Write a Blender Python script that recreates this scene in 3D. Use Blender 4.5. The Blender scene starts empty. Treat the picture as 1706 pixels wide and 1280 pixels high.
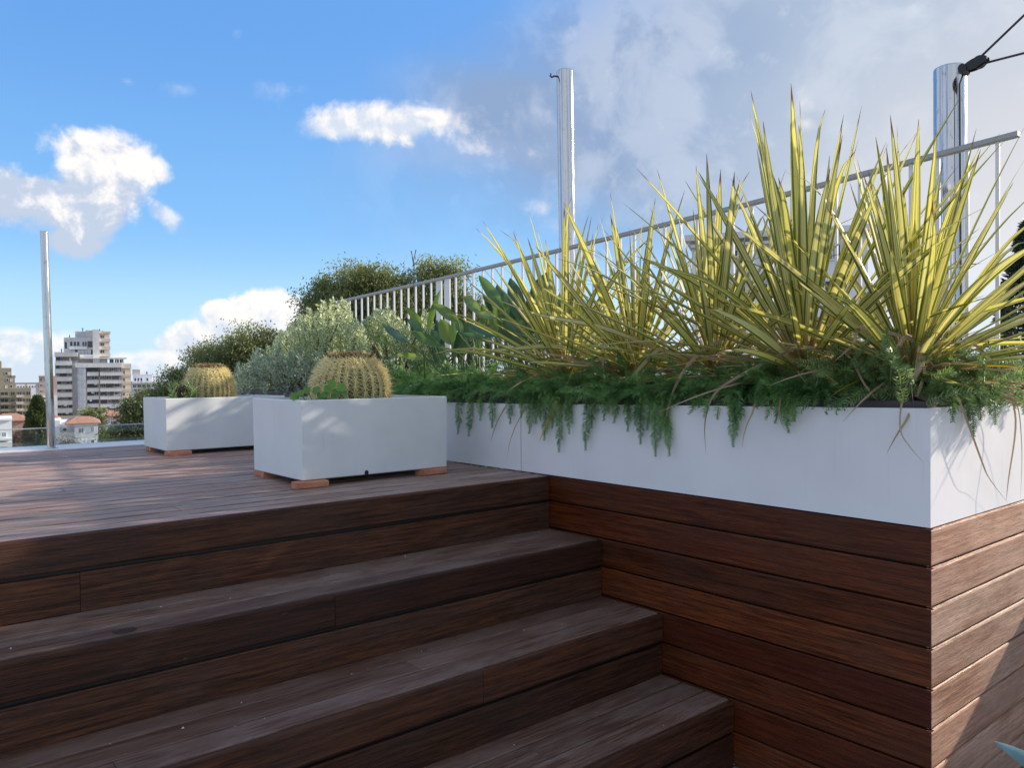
import bpy, math, random
import numpy as np
from mathutils import Vector, Matrix
R = math.radians
random.seed(7); rng = np.random.default_rng(7)
sc = bpy.context.scene
COL = sc.collection

# ------------------------------------------------------------------ camera
FPX, YAW, PITCH, ROLL, CH = 1306.75, 0.877254, -0.012879, -0.008136, 0.58054
Y0, TR, YC = 3.281, 0.4058, 1.2234        # top nosing, tread depth, planter corner
XP = 3.0                                   # planter wall plane
Fv = Vector((math.cos(YAW)*math.cos(PITCH), math.sin(YAW)*math.cos(PITCH), math.sin(PITCH)))
Rv0 = Vector((math.sin(YAW), -math.cos(YAW), 0)); Uv0 = Rv0.cross(Fv)
cr, sr = math.cos(ROLL), math.sin(ROLL)
Rv = Rv0*cr + Uv0*sr; Uv = Uv0*cr - Rv0*sr
CAM = Vector((0, 0, CH))
cd = bpy.data.cameras.new('camera'); cam = bpy.data.objects.new('camera', cd); COL.objects.link(cam)
M = Matrix((Rv, Uv, -Fv)).transposed().to_4x4(); M.translation = CAM
cam.matrix_world = M
cd.sensor_width = 36; cd.lens = FPX*36/1706; cd.clip_start = .05; cd.clip_end = 6000
sc.camera = cam
sc.render.resolution_x = 1024; sc.render.resolution_y = 769

def ray(px, py): return Fv + Rv*((px-853)/FPX) - Uv*((py-640)/FPX)
def at(px, py, axis, val):
    d = ray(px, py); t = (val-CAM[axis])/d[axis]
    return CAM + d*t
def azel(px, py):
    d = ray(px, py).normalized(); return math.atan2(d.y, d.x), math.asin(d.z)

# ------------------------------------------------------------------ light and exposure
SUN_AZ, SUN_EL = R(-15.5), R(24)
sd = bpy.data.lights.new('sun', 'SUN'); sun = bpy.data.objects.new('sun', sd); COL.objects.link(sun)
sd.energy = 3.9; sd.angle = R(1.0); sd.color = (1, .86, .70)
sv = Vector((math.cos(SUN_AZ)*math.cos(SUN_EL), math.sin(SUN_AZ)*math.cos(SUN_EL), math.sin(SUN_EL)))
sun.rotation_euler = sv.to_track_quat('Z', 'Y').to_euler()
sc.view_settings.view_transform = 'Standard'; sc.view_settings.look = 'None'
sc.view_settings.exposure = 0.95; sc.view_settings.gamma = 1
sc.view_settings.use_curve_mapping = False

# ------------------------------------------------------------------ node helper
class NT:
    def __init__(s, tree): s.t = tree; s.n = tree.nodes; s.l = tree.links
    def put(s, sock, v):
        if v is None: return
        if isinstance(v, bpy.types.NodeSocket): s.l.new(v, sock)
        elif isinstance(v, (tuple, list)) and len(v) == 3 and sock.type == 'RGBA': sock.default_value = (*v, 1)
        else: sock.default_value = v
    def m(s, op, a, b=None, c=None, clamp=False):
        n = s.n.new('ShaderNodeMath'); n.operation = op; n.use_clamp = clamp
        for i, v in enumerate((a, b, c)): s.put(n.inputs[i], v)
        return n.outputs[0]
    def noise(s, vec, scale, detail=4, rough=.55, dist=0, color=False):
        n = s.n.new('ShaderNodeTexNoise'); s.put(n.inputs['Vector'], vec); n.inputs['Scale'].default_value = scale
        n.inputs['Detail'].default_value = detail; n.inputs['Roughness'].default_value = rough; n.inputs['Distortion'].default_value = dist
        return n.outputs['Color' if color else 'Fac']
    def ramp(s, f, lo, hi, a=0., b=1., smooth=True):
        n = s.n.new('ShaderNodeMapRange'); n.interpolation_type = 'SMOOTHSTEP' if smooth else 'LINEAR'
        s.put(n.inputs['Value'], f)
        for k, v in zip(('From Min', 'From Max', 'To Min', 'To Max'), (lo, hi, a, b)): s.put(n.inputs[k], v)
        return n.outputs[0]
    def mix(s, f, a, b, mode='MIX'):
        n = s.n.new('ShaderNodeMix'); n.data_type = 'RGBA'; n.blend_type = mode
        s.put(n.inputs[0], f); s.put(n.inputs[6], a); s.put(n.inputs[7], b)
        return n.outputs[2]
    def mapping(s, vec, scale=(1, 1, 1), loc=(0, 0, 0), rot=(0, 0, 0)):
        n = s.n.new('ShaderNodeMapping'); s.put(n.inputs['Vector'], vec)
        n.inputs['Scale'].default_value = scale; n.inputs['Rotation'].default_value = rot; s.put(n.inputs['Location'], loc)
        return n.outputs[0]
    def coord(s, which='Object'): return s.n.new('ShaderNodeTexCoord').outputs[which]
    def orand(s): return s.n.new('ShaderNodeObjectInfo').outputs['Random']
    def comb(s, x=0., y=0., z=0.):
        n = s.n.new('ShaderNodeCombineXYZ')
        for i, v in enumerate((x, y, z)): s.put(n.inputs[i], v)
        return n.outputs[0]
    def sep(s, v):
        n = s.n.new('ShaderNodeSeparateXYZ'); s.put(n.inputs[0], v); return n.outputs
    def bump(s, h, strength=.3, dist=.01):
        n = s.n.new('ShaderNodeBump'); s.put(n.inputs['Height'], h); n.inputs['Strength'].default_value = strength
        n.inputs['Distance'].default_value = dist; return n.outputs[0]

# ------------------------------------------------------------------ sky with clouds
w = bpy.data.worlds.new('World'); sc.world = w; w.use_nodes = True
w.node_tree.nodes.clear(); N = NT(w.node_tree)
sky = N.n.new('ShaderNodeTexSky'); sky.sky_type = 'NISHITA'; sky.sun_disc = False
sky.sun_elevation = SUN_EL; sky.sun_rotation = math.pi/2 - SUN_AZ
sky.air_density = 1.0; sky.dust_density = .35; sky.ozone_density = 2.2; sky.altitude = 50
d = N.coord('Generated')
nv = N.n.new('ShaderNodeVectorMath'); nv.operation = 'NORMALIZE'; N.put(nv.inputs[0], d); dv = nv.outputs[0]
sx, sy, sz = N.sep(dv)
AZ = N.m('ARCTAN2', sy, sx); EL = N.m('ARCSINE', sz)
n1 = N.noise(dv, 9, 9, .58, .35); n2 = N.noise(N.mapping(dv, loc=(.012*sv.x*-1, .012, .02)), 9, 9, .58, .35)
n3 = N.noise(dv, 2.6, 6, .5, .2); nfine = N.noise(dv, 26, 7, .6)
nb = N.noise(dv, 20, 10, .6, .25); nb2 = N.noise(N.mapping(dv, loc=(-.008, .010, -.012)), 20, 10, .6, .25)
def blob(px, py, rx, ry, rot=0):
    a0, e0 = azel(px, py); ra, re = rx/FPX, ry/FPX
    dx = N.m('MULTIPLY', N.m('SUBTRACT', AZ, a0), -math.cos(e0)); dy = N.m('SUBTRACT', EL, e0)
    c, s = math.cos(rot), math.sin(rot)
    ux = N.m('DIVIDE', N.m('ADD', N.m('MULTIPLY', dx, c), N.m('MULTIPLY', dy, s)), ra)
    uy = N.m('DIVIDE', N.m('SUBTRACT', N.m('MULTIPLY', dy, c), N.m('MULTIPLY', dx, s)), re)
    r = N.m('SQRT', N.m('ADD', N.m('MULTIPLY', ux, ux), N.m('MULTIPLY', uy, uy)))
    return N.m('SUBTRACT', 1., r), uy
def group(blobs, k, lo, hi, nz=None):
    f = None; sh = None
    for b in blobs:
        fb, uy = blob(*b)
        f = fb if f is None else N.m('MAXIMUM', f, fb)
        sh = uy if sh is None else sh
    nn = N.m('MULTIPLY', N.m('SUBTRACT', nz if nz else nb, .5), k)
    dens = N.m('ADD', f, nn)
    return N.ramp(dens, lo, hi), sh, dens
def elr(a, b): return N.ramp(EL, R(a), R(b))
azure = N.mix(elr(2, 11), (2.3, 4.1, 5.5), (1.05, 2.75, 5.3)); azure = N.mix(elr(9, 24), azure, (.66, 2.05, 4.9)); azure = N.mix(elr(24, 80), azure, (.6, 1.8, 4.2))
colr = N.mix(.28, azure, sky.outputs[0])
CW = 5.35                                                          # radiance of a sunlit cloud before the world strength
def cl(r, g, b, k=1.): return (r*CW*k, g*CW*k, b*CW*k)
light = N.m('SUBTRACT', n1, n2)
# clouds added beyond the view and a little within, thickened as white fill light
far_m = N.ramp(N.m('ADD', N.m('ABSOLUTE', N.m('SUBTRACT', AZ, YAW)), N.m('MULTIPLY', EL, .55)), .75, 1.1)
gen = N.m('MULTIPLY', N.ramp(n3, .36, .56), N.m('MULTIPLY', far_m, .88))
colr = N.mix(gen, colr, cl(.80, .84, .92))
# soft grey sheet upper right
sheet, shy, dd = group([(1500, 80, 900, 330, .12), (1000, 230, 420, 130, -.25), (1650, 420, 520, 300)], .55, -.02, .50, n3)
xg = N.m('DIVIDE', N.m('SUBTRACT', azel(800, 300)[0], AZ), azel(800, 300)[0]-azel(1706, 300)[0])      # 0 at the left edge of the sheet, 1 to the right
sc1 = N.mix(N.ramp(N.m('ADD', xg, N.m('MULTIPLY', N.m('SUBTRACT', n3, .5), 1.6)), .0, .8), cl(.28, .39, .60), cl(.47, .56, .69))
sc1 = N.mix(N.m('MULTIPLY', N.ramp(n1, .44, .62), .38), sc1, cl(.78, .82, .90))
warm = N.ramp(blob(1850, 330, 620, 420)[0], 0., .9)
sc1 = N.mix(warm, sc1, cl(.74, .73, .75))
sc1 = N.mix(N.m('MULTIPLY', N.ramp(nfine, .56, .8), .30), sc1, cl(.9, .92, .97))
colr = N.mix(N.m('MULTIPLY', sheet, .95), colr, sc1)
# low bright haze to the right, near the horizon
lowr = N.m('MULTIPLY', N.ramp(blob(1650, 620, 760, 300)[0], 0, .9), .75)
colr = N.mix(lowr, colr, cl(.93, .95, 1.0))
# whole horizon paling
hz = N.ramp(EL, R(-1), R(9), .5, 0.)
colr = N.mix(hz, colr, cl(.62, .82, 1.06))
def cumulus(blobs, k, lo, hi, amt=1., grey=(.66, .72, .84), nz=None, gshift=0.):
    global colr
    msk, uy, dens = group(blobs, k, lo, hi, nz)
    lit = N.m('ADD', N.m('ADD', N.m('MULTIPLY', uy, .75), N.m('MULTIPLY', N.m('SUBTRACT', nb, .5), 1.5)), N.m('ADD', N.m('MULTIPLY', N.m('SUBTRACT', nb, nb2), 4.5), .50+gshift))
    c = N.mix(N.ramp(lit, -.25, .95), cl(*grey), cl(1.03, .99, .96))
    colr = N.mix(N.m('MULTIPLY', msk, amt), colr, c)
cumulus([(172, 285, 78, 70), (222, 285, 48, 36), (55, 328, 80, 40), (125, 350, 78, 56), (120, 398, 46, 34), (10, 320, 60, 46), (145, 250, 46, 38)], 1.5, -.02, .42, .96, (.56, .64, .79))
cumulus([(275, 356, 36, 20, -.6)], 2.2, .05, .8, .7)
cumulus([(630, 200, 145, 36), (560, 208, 74, 26), (705, 198, 60, 22)], 1.6, -.02, .6, .94, (.70, .77, .88))
cumulus([(760, 255, 210, 50)], 1.2, .1, 1.0, .5, (.42, .54, .78), None, -.9)
cumulus([(435, 535, 100, 48), (330, 575, 60, 40), (490, 540, 60, 52), (420, 600, 150, 50), (370, 520, 34, 24)], 1.5, -.05, .26, .97, (.72, .79, .90))
cumulus([(20, 575, 90, 28), (60, 605, 90, 34), (20, 615, 90, 40)], 1.5, -.1, .45, .85, (.68, .77, .89))
cumulus([(245, 600, 60, 18), (270, 625, 110, 24)], 1.6, -.05, .5, .75, (.72, .80, .90))
cumulus([(300, 145, 50, 26), (470, 150, 56, 24), (212, 135, 16, 10), (396, 52, 18, 16)], 3.0, .15, 2.0, .5)
cumulus([(905, 345, 34, 18), (930, 378, 44, 20), (1335, 175, 26, 30), (1345, 205, 22, 14)], 3., .1, 1.7, .5)
bg = N.n.new('ShaderNodeBackground'); bg.inputs['Strength'].default_value = .10
N.put(bg.inputs[0], colr)
ow = N.n.new('ShaderNodeOutputWorld'); N.l.new(bg.outputs[0], ow.inputs[0])

# ------------------------------------------------------------------ materials
def mat(name, rough=.6, color=None, spec=.5, metal=0.):
    m = bpy.data.materials.new(name); m.use_nodes = True; T = NT(m.node_tree)
    b = T.n['Principled BSDF']; b.inputs['Roughness'].default_value = rough
    b.inputs['Specular IOR Level'].default_value = spec; b.inputs['Metallic'].default_value = metal
    if color: b.inputs['Base Color'].default_value = (*color, 1)
    return m, T, b
def noisy(name, c1, c2, scale=3, rough=.7, bump=.2, bscale=None, bd=.01, spec=.4):
    m, T, b = mat(name, rough, spec=spec); o = T.coord()
    T.put(b.inputs['Base Color'], T.mix(T.ramp(T.noise(o, scale, 6), .3, .7), c1, c2))
    if bump: T.put(b.inputs['Normal'], T.bump(T.noise(o, bscale or scale*6, 5), bump, bd))
    return m
def wood(name, dark, lightc, grey, greyamt, rlo, rhi, scratch=.0, vary=.5, redamt=.35):
    m, T, b = mat(name, .5, spec=.26)
    o = T.coord(); rnd = T.orand()
    off = T.comb(T.m('MULTIPLY', rnd, 37.), T.m('MULTIPLY', rnd, 11.), T.m('MULTIPLY', rnd, 23.))
    v = T.mapping(o, scale=(1.0, 24, 24), loc=off)
    g = T.noise(v, 3.2, 8, .66, .3); g2 = T.noise(T.mapping(o, scale=(5, 120, 120), loc=off), 2.6, 6, .68)
    blot = T.noise(T.mapping(o, scale=(1, 2.2, 2.2), loc=off), 2.4, 5, .55)
    c = T.mix(T.ramp(g, .30, .72), dark, lightc)
    c = T.mix(T.m('MULTIPLY', T.ramp(blot, .38, .68), greyamt), c, grey)
    br = T.ramp(T.m('FRACT', T.m('MULTIPLY', rnd, 7.31)), 0, 1, 1-vary*.5, 1+vary*.5, False)
    c = T.mix(1., c, T.comb(br, br, br), 'MULTIPLY')
    c = T.mix(T.m('MULTIPLY', T.m('FRACT', T.m('MULTIPLY', rnd, 13.7)), redamt), c, (dark[0]*1.9, dark[1]*1.0, dark[2]*.7))
    c = T.mix(T.m('MULTIPLY', T.ramp(g2, .48, .66), .62), c, (dark[0]*.45, dark[1]*.45, dark[2]*.45))
    if scratch:
        sn = T.noise(T.mapping(o, scale=(7, 34, 34), loc=off), 3.1, 3, .7)
        spk = T.noise(o, 60, 3, .7)
        sm = T.m('MULTIPLY', T.ramp(sn, .66, .74), T.ramp(T.noise(o, 3.3, 3), .52, .66))
        sm = T.m('MAXIMUM', sm, T.m('MULTIPLY', T.ramp(spk, .70, .76), T.ramp(T.noise(o, 1.7, 3), .45, .65)))
        c = T.mix(T.m('MULTIPLY', sm, scratch), c, (.36, .30, .27))
    T.put(b.inputs['Base Color'], c)
    T.put(b.inputs['Roughness'], T.ramp(T.m('ADD', T.m('MULTIPLY', g, .5), T.m('MULTIPLY', blot, .5)), .3, .7, rlo, rhi))
    T.put(b.inputs['Normal'], T.bump(T.m('ADD', g, T.m('MULTIPLY', g2, .8)), .5, .004))
    return m
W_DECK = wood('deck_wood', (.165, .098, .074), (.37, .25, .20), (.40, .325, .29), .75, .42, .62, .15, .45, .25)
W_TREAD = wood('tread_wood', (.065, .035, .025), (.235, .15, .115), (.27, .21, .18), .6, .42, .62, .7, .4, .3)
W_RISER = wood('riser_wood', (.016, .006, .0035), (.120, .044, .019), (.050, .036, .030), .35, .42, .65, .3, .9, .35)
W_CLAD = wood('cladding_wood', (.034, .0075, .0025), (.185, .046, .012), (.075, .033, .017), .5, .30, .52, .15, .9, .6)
W_CLADS = wood('sunlit_cladding_wood', (.22, .115, .070), (.56, .34, .235), (.58, .43, .33), .5, .34, .55, .2, .4, .2)  # paler copy of the cladding wood, sunlight put into its colour
WHITE, T, b = mat('white_panel', .42)
o = T.coord(); T.put(b.inputs['Base Color'], T.mix(T.ramp(T.noise(o, 2.2, 6), .35, .75), (.80, .80, .83), (.73, .735, .76)))
T.put(b.inputs['Roughness'], T.ramp(T.noise(o, 5, 4), .3, .7, .36, .5))
wst = T.m('MULTIPLY', T.ramp(T.noise(T.mapping(o, scale=(20, 20, 1.2)), 1.6, 5, .65), .56, .82), .22)
T.put(b.inputs['Base Color'], T.mix(wst, T.mix(T.ramp(T.noise(o, 2.2, 6), .35, .75), (.80, .80, .83), (.73, .735, .76)), (.50, .49, .45)))
BOXW, T, b = mat('box_paint', .55)
o = T.coord(); cbox = T.mix(T.ramp(T.noise(o, 3, 7, .6), .35, .75), (.72, .75, .76), (.65, .68, .70))
st = T.ramp(T.noise(T.mapping(o, scale=(16, 16, 1.5)), 1.5, 5, .6), .60, .80)
T.put(b.inputs['Base Color'], T.mix(T.m('MULTIPLY', st, .35), cbox, (.42, .43, .42)))
T.put(b.inputs['Normal'], T.bump(T.noise(o, 140, 3), .08, .002))
BRICK = noisy('terracotta', (.42, .15, .08), (.55, .24, .14), 14, .85, .5)
SOIL = noisy('soil', (.02, .014, .01), (.06, .042, .03), 30, .95, 1., 60, .03)
LINER = noisy('brown_liner', (.045, .036, .036), (.06, .048, .046), 6, .5, .05)
BLACK, _, _ = mat('black_plastic', .45, (.012, .012, .014))
ROPE, _, _ = mat('grey_rope', .7, (.06, .06, .065))
STEEL, T, b = mat('polished_steel', .12, (.5, .5, .5), metal=1.)
o = T.coord(); sn = T.noise(T.mapping(o, scale=(30, 30, 2.5)), 2., 6, .65)
T.put(b.inputs['Roughness'], T.ramp(sn, .35, .8, .08, .34)); T.put(b.inputs['Base Color'], T.mix(T.ramp(T.noise(T.mapping(o, scale=(8, 8, 3)), 6, 6, .7), .55, .75), (.56, .56, .56), (.27, .25, .22)))
T.put(b.inputs['Normal'], T.bump(T.noise(T.mapping(o, scale=(3, 3, 1.2)), 3, 3), .12, .01))
RAILW, _, _ = mat('white_baluster_paint', .4, (.78, .78, .80))
RAILG, _, _ = mat('grey_rail_paint', .4, (.36, .37, .39))
LEDGE = noisy('white_ledge', (.62, .63, .64), (.72, .72, .72), 5, .6, .1)
STONE = noisy('grey_floor_stone', (.16, .155, .15), (.24, .23, .22), 4, .8, .2)
GLASS, T, b = mat('clear_glass', .02)
tb_ = T.n.new('ShaderNodeBsdfTransparent'); tb_.inputs[0].default_value = (.93, .97, .96, 1); gb_ = T.n.new('ShaderNodeBsdfGlossy'); gb_.inputs['Roughness'].default_value = .02
mx_ = T.n.new('ShaderNodeMixShader'); mx_.inputs[0].default_value = .07; T.l.new(tb_.outputs[0], mx_.inputs[1]); T.l.new(gb_.outputs[0], mx_.inputs[2]); T.l.new(mx_.outputs[0], T.n['Material Output'].inputs[0])

def leafmat(name, build, rough=.45, trans=.45, spec=.5):
    m, T, b = mat(name, rough, spec=spec); c = build(T)
    T.put(b.inputs['Base Color'], c)
    tr = T.n.new('ShaderNodeBsdfTranslucent'); T.put(tr.inputs[0], T.mix(1., c, (1.2, 1.2, .85), 'MULTIPLY'))
    mx = T.n.new('ShaderNodeMixShader'); mx.inputs[0].default_value = trans
    T.l.new(b.outputs[0], mx.inputs[1]); T.l.new(tr.outputs[0], mx.inputs[2])
    T.l.new(mx.outputs[0], T.n['Material Output'].inputs[0]); return m
def sword_c(cream, green):
    def f(T):
        u, v, _ = T.sep(T.coord('UV')); r = T.orand()
        rr = T.m('MULTIPLY', r, 60.)
        nz = T.noise(T.comb(T.m('ADD', T.m('MULTIPLY', u, 9.), rr), T.m('ADD', T.m('MULTIPLY', v, .35), rr), 0.), 1.6, 5, .62)
        edge = T.m('ABSOLUTE', T.m('SUBTRACT', u, .5))
        k = T.m('SUBTRACT', T.ramp(edge, .20, .40, 0, 1), 0)
        f_ = T.ramp(T.m('ADD', nz, T.m('MULTIPLY', k, -.17)), .38, .50)
        c = T.mix(f_, green, cream)
        edge_y = T.ramp(edge, .42, .49, 0, .7)
        c = T.mix(edge_y, c, cream)
        tip = T.ramp(T.m('ADD', v, T.m('MULTIPLY', T.m('SUBTRACT', r, .5), .06)), .925, .975)
        c = T.mix(tip, c, (.13, .065, .03))
        base = T.ramp(v, .0, .30, .75, 0.); return T.mix(base, c, (.52, .33, .17))
    return f
CORD = leafmat('variegated_leaf', sword_c((.72, .65, .23), (.115, .15, .026)), .5, .45)
CORDG = leafmat('greener_variegated_leaf', sword_c((.70, .64, .30), (.085, .125, .026)), .5, .42)
def dead_c(T):
    u, v, _ = T.sep(T.coord('UV')); r = T.orand()
    nz = T.noise(T.comb(T.m('MULTIPLY', u, 6.), T.m('ADD', T.m('MULTIPLY', v, 1.2), T.m('MULTIPLY', r, 50.)), 0.), 2., 5, .6)
    return T.mix(T.ramp(nz, .3, .7), T.mix(r, (.20, .115, .065), (.40, .26, .16)), (.52, .41, .30))
DEAD = leafmat('dry_leaf', dead_c, .6, .25)
YELLOW = leafmat('yellowing_leaf', lambda T: T.mix(T.ramp(T.noise(T.coord('UV'), 5, 4), .35, .65), (.62, .34, .03), (.50, .46, .08)), .45, .4)
def simple_c(c1, c2, sc_=6):
    def f(T):
        r = T.orand(); o = T.coord()
        return T.mix(T.ramp(T.noise(o, sc_, 4), .35, .65), c1, c2)
    return f
FERN = leafmat('fern_green', simple_c((.105, .235, .080), (.23, .40, .14), 5), .42, .42)
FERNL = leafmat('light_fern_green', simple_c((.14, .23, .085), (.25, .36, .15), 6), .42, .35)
STREL = leafmat('paddle_leaf_green', lambda T: T.mix(T.ramp(T.sep(T.coord('UV'))[0], .46, .54), T.mix(T.orand(), (.06, .15, .04), (.19, .27, .04)), T.mix(T.orand(), (.065, .16, .045), (.22, .30, .05))), .33, .3)
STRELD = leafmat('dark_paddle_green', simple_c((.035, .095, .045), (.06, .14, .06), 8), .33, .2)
STEM = leafmat('leaf_stem_green', simple_c((.06, .11, .03), (.11, .16, .05)), .5, .1)
VARIEG = leafmat('cream_edged_leaf', lambda T: T.mix(T.ramp(T.m('ABSOLUTE', T.m('SUBTRACT', T.sep(T.coord('UV'))[0], .5)), .12, .32), (.23, .31, .16), (.86, .87, .62)), .5, .35)
BLUEG = leafmat('blue_grey_leaf', simple_c((.17, .24, .16), (.42, .48, .36), 9), .5, .2)
EUC = leafmat('olive_tree_leaf', simple_c((.13, .16, .065), (.26, .29, .125), .5), .5, .5)
EUCD = leafmat('dark_tree_leaf', simple_c((.09, .12, .05), (.17, .20, .08), .5), .5, .4)
PINE = leafmat('pine_needle', simple_c((.03, .055, .035), (.06, .09, .045), .8), .6, .1)
CYPR = leafmat('cypress_green', simple_c((.05, .085, .03), (.11, .14, .045), .8), .6, .15)
BARK = noisy('bark', (.07, .055, .04), (.14, .11, .085), 5, .9, .6)
CACT = noisy('cactus_skin', (.09, .10, .03), (.15, .15, .05), 12, .6, .1)
SPINE, T, b = mat('golden_spine', .5)
T.put(b.inputs['Base Color'], T.mix(T.noise(T.coord(), 9, 3), (.66, .54, .22), (.92, .84, .50)))
WOOL = noisy('cactus_crown_wool', (.10, .05, .018), (.26, .15, .06), 40, .9, .8)
SUCC = leafmat('bright_leaf_green', simple_c((.10, .24, .03), (.18, .34, .05)), .35, .35)
AGAVE = leafmat('blue_agave_leaf', simple_c((.16, .30, .34), (.24, .38, .42)), .45, .1)

# ------------------------------------------------------------------ object helpers
def tag(o, label=None, cat=None, group=None, kind=None):
    if label: o['label'] = label
    if cat: o['category'] = cat
    if group: o['group'] = group
    if kind: o['kind'] = kind
    return o
def empty(name, loc=(0, 0, 0), rz=0, **k):
    o = bpy.data.objects.new(name, None); COL.objects.link(o); o.location = loc; o.rotation_euler = (0, 0, rz)
    o.empty_display_size = .1; return tag(o, **k)
def link(name, me, m=None, parent=None, loc=None, rot=None, **k):
    o = bpy.data.objects.new(name, me); COL.objects.link(o)
    if m and not me.materials: me.materials.append(m)
    if parent: o.parent = parent
    if loc is not None: o.location = loc
    if rot is not None: o.rotation_euler = rot
    return tag(o, **k)
def mesh(name, V, F, uv=None, smooth=False):
    me = bpy.data.meshes.new(name); me.from_pydata([tuple(map(float, v)) for v in V] if not isinstance(V, np.ndarray) else V.tolist(), [], F if not isinstance(F, np.ndarray) else F.tolist()); 
    if uv is not None:
        l = me.uv_layers.new(name='UVMap')
        idx = np.empty(len(me.loops), dtype=np.int32); me.loops.foreach_get('vertex_index', idx)
        l.data.foreach_set('uv', np.asarray(uv, dtype=np.float32)[idx].ravel())
    if smooth: me.polygons.foreach_set('use_smooth', [True]*len(me.polygons))
    me.update(); return me
class MB:
    def __init__(s): s.V = []; s.F = []
    def box(s, x0, x1, y0, y1, z0, z1):
        n = len(s.V)
        s.V += [(x0, y0, z0), (x1, y0, z0), (x1, y1, z0), (x0, y1, z0), (x0, y0, z1), (x1, y0, z1), (x1, y1, z1), (x0, y1, z1)]
        s.F += [tuple(n+i for i in f) for f in ((3, 2, 1, 0), (4, 5, 6, 7), (0, 1, 5, 4), (1, 2, 6, 5), (2, 3, 7, 6), (3, 0, 4, 7))]; return s
    def tube(s, pts, r, seg=8, cap=True):
        pts = [Vector(p) for p in pts]; n = len(s.V); rr = r if isinstance(r, (list, tuple)) else [r]*len(pts)
        for i, p in enumerate(pts):
            t = (pts[min(i+1, len(pts)-1)]-pts[max(i-1, 0)]).normalized()
            a = t.cross(Vector((0, 0, 1)) if abs(t.z) < .95 else Vector((1, 0, 0))).normalized(); bb = t.cross(a)
            for k in range(seg):
                q = 2*math.pi*k/seg; s.V.append(tuple(p+(a*math.cos(q)+bb*math.sin(q))*rr[i]))
        for i in range(len(pts)-1):
            for k in range(seg):
                k2 = (k+1) % seg; s.F.append((n+i*seg+k, n+i*seg+k2, n+(i+1)*seg+k2, n+(i+1)*seg+k))
        if cap: s.F += [tuple(n+k for k in range(seg))[::-1], tuple(n+(len(pts)-1)*seg+k for k in range(seg))]
        return s
    def poly(s, pts):
        n = len(s.V); s.V += [tuple(p) for p in pts]; s.F.append(tuple(range(n, n+len(pts)))); return s
    def prism(s, pts, ext):                      # closed outline (xz list) extruded along y
        n = len(s.V); k = len(pts)
        s.V += [(x, ext[0], z) for x, z in pts] + [(x, ext[1], z) for x, z in pts]
        s.F += [tuple(n+i for i in range(k)), tuple(n+k+i for i in reversed(range(k)))]
        s.F += [(n+i, n+k+i, n+k+(i+1) % k, n+(i+1) % k) for i in range(k)]; return s
    def build(s, name, m, parent=None, smooth=False, **k):
        return link(name, mesh(name, s.V, s.F, smooth=smooth), m, parent, **k)
def bevelled(name, m, parent, x0, x1, y0, y1, z0, z1, b=.003, axis=0, **k):
    """box with rounded long edges, local X along the grain"""
    L = (x1-x0, y1-y0, z1-z0)
    o_ = [0, 1, 2] if axis == 0 else [1, 0, 2]
    l, a, h = L[o_[0]]/2, L[o_[1]]/2, L[2]/2
    prof = []
    for cx, cz, q0 in ((a-b, h-b, 0), (-a+b, h-b, 90), (-a+b, -h+b, 180), (a-b, -h+b, 270)):
        for t in (0, 45, 90): q = R(q0+t); prof.append((cx+b*math.cos(q), cz+b*math.sin(q)))
    n = 12; V = [(-l, p, q) for p, q in prof] + [(l, p, q) for p, q in prof]
    F = [tuple(range(n)), tuple(range(2*n-1, n-1, -1))] + [(i, n+i, n+(i+1) % n, (i+1) % n) for i in range(n)]
    me = mesh(name, V, F)
    c = ((x0+x1)/2, (y0+y1)/2, (z0+z1)/2)
    return link(name, me, m, parent, loc=c, rot=(0, 0, 0 if axis == 0 else math.pi/2), **k)

# ------------------------------------------------------------------ deck, stairs
XL = -4.2
deck = empty('wooden_deck', (0, 0, 0), kind='structure')
MB().box(XL, XP+.02, Y0+.03, 7.1, -.30, -.035).build('deck_base', BLACK, deck)
PIT = .125
joints = {0: [1.067], 1: [], }
rows = []
y = Y0 + .012; i = 0
jx = [at(*p, 2, 0) for p in ((165, 757), (345, 770), (430, 757), (130, 780), (245, 795), (105, 817), (290, 845))]
DECK_Y1 = 7.14
first = True
while y < DECK_Y1-.02:
    y1 = min(y+(PIT-.020), DECK_Y1)
    cuts = [p.x for p in jx if y <= p.y < y+PIT]
    if not cuts and i % 3 == 1: cuts = [random.uniform(-3.2, .3)]
    if i % 4 == 2 and not [c for c in cuts if c > .3]: cuts.append(random.uniform(-1.5, 0))
    xs = [XL]+sorted(cuts)+[XP-.004]
    for a, b_ in zip(xs, xs[1:]):
        dz = random.uniform(-.0012, .0012)
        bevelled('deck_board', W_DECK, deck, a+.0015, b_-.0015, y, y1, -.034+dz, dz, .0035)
    y += PIT; i += 1
stairs = empty('staircase', (0, 0, 0), kind='structure')
RJ = {(0, 1): [.6223], (1, 0): [1.4554], (2, 0): [1.891], (0, 0): [-1.4], (1, 1): [-.9], (2, 1): [-.2], (3, 0): [1.1], (3, 1): [.4]}
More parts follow.
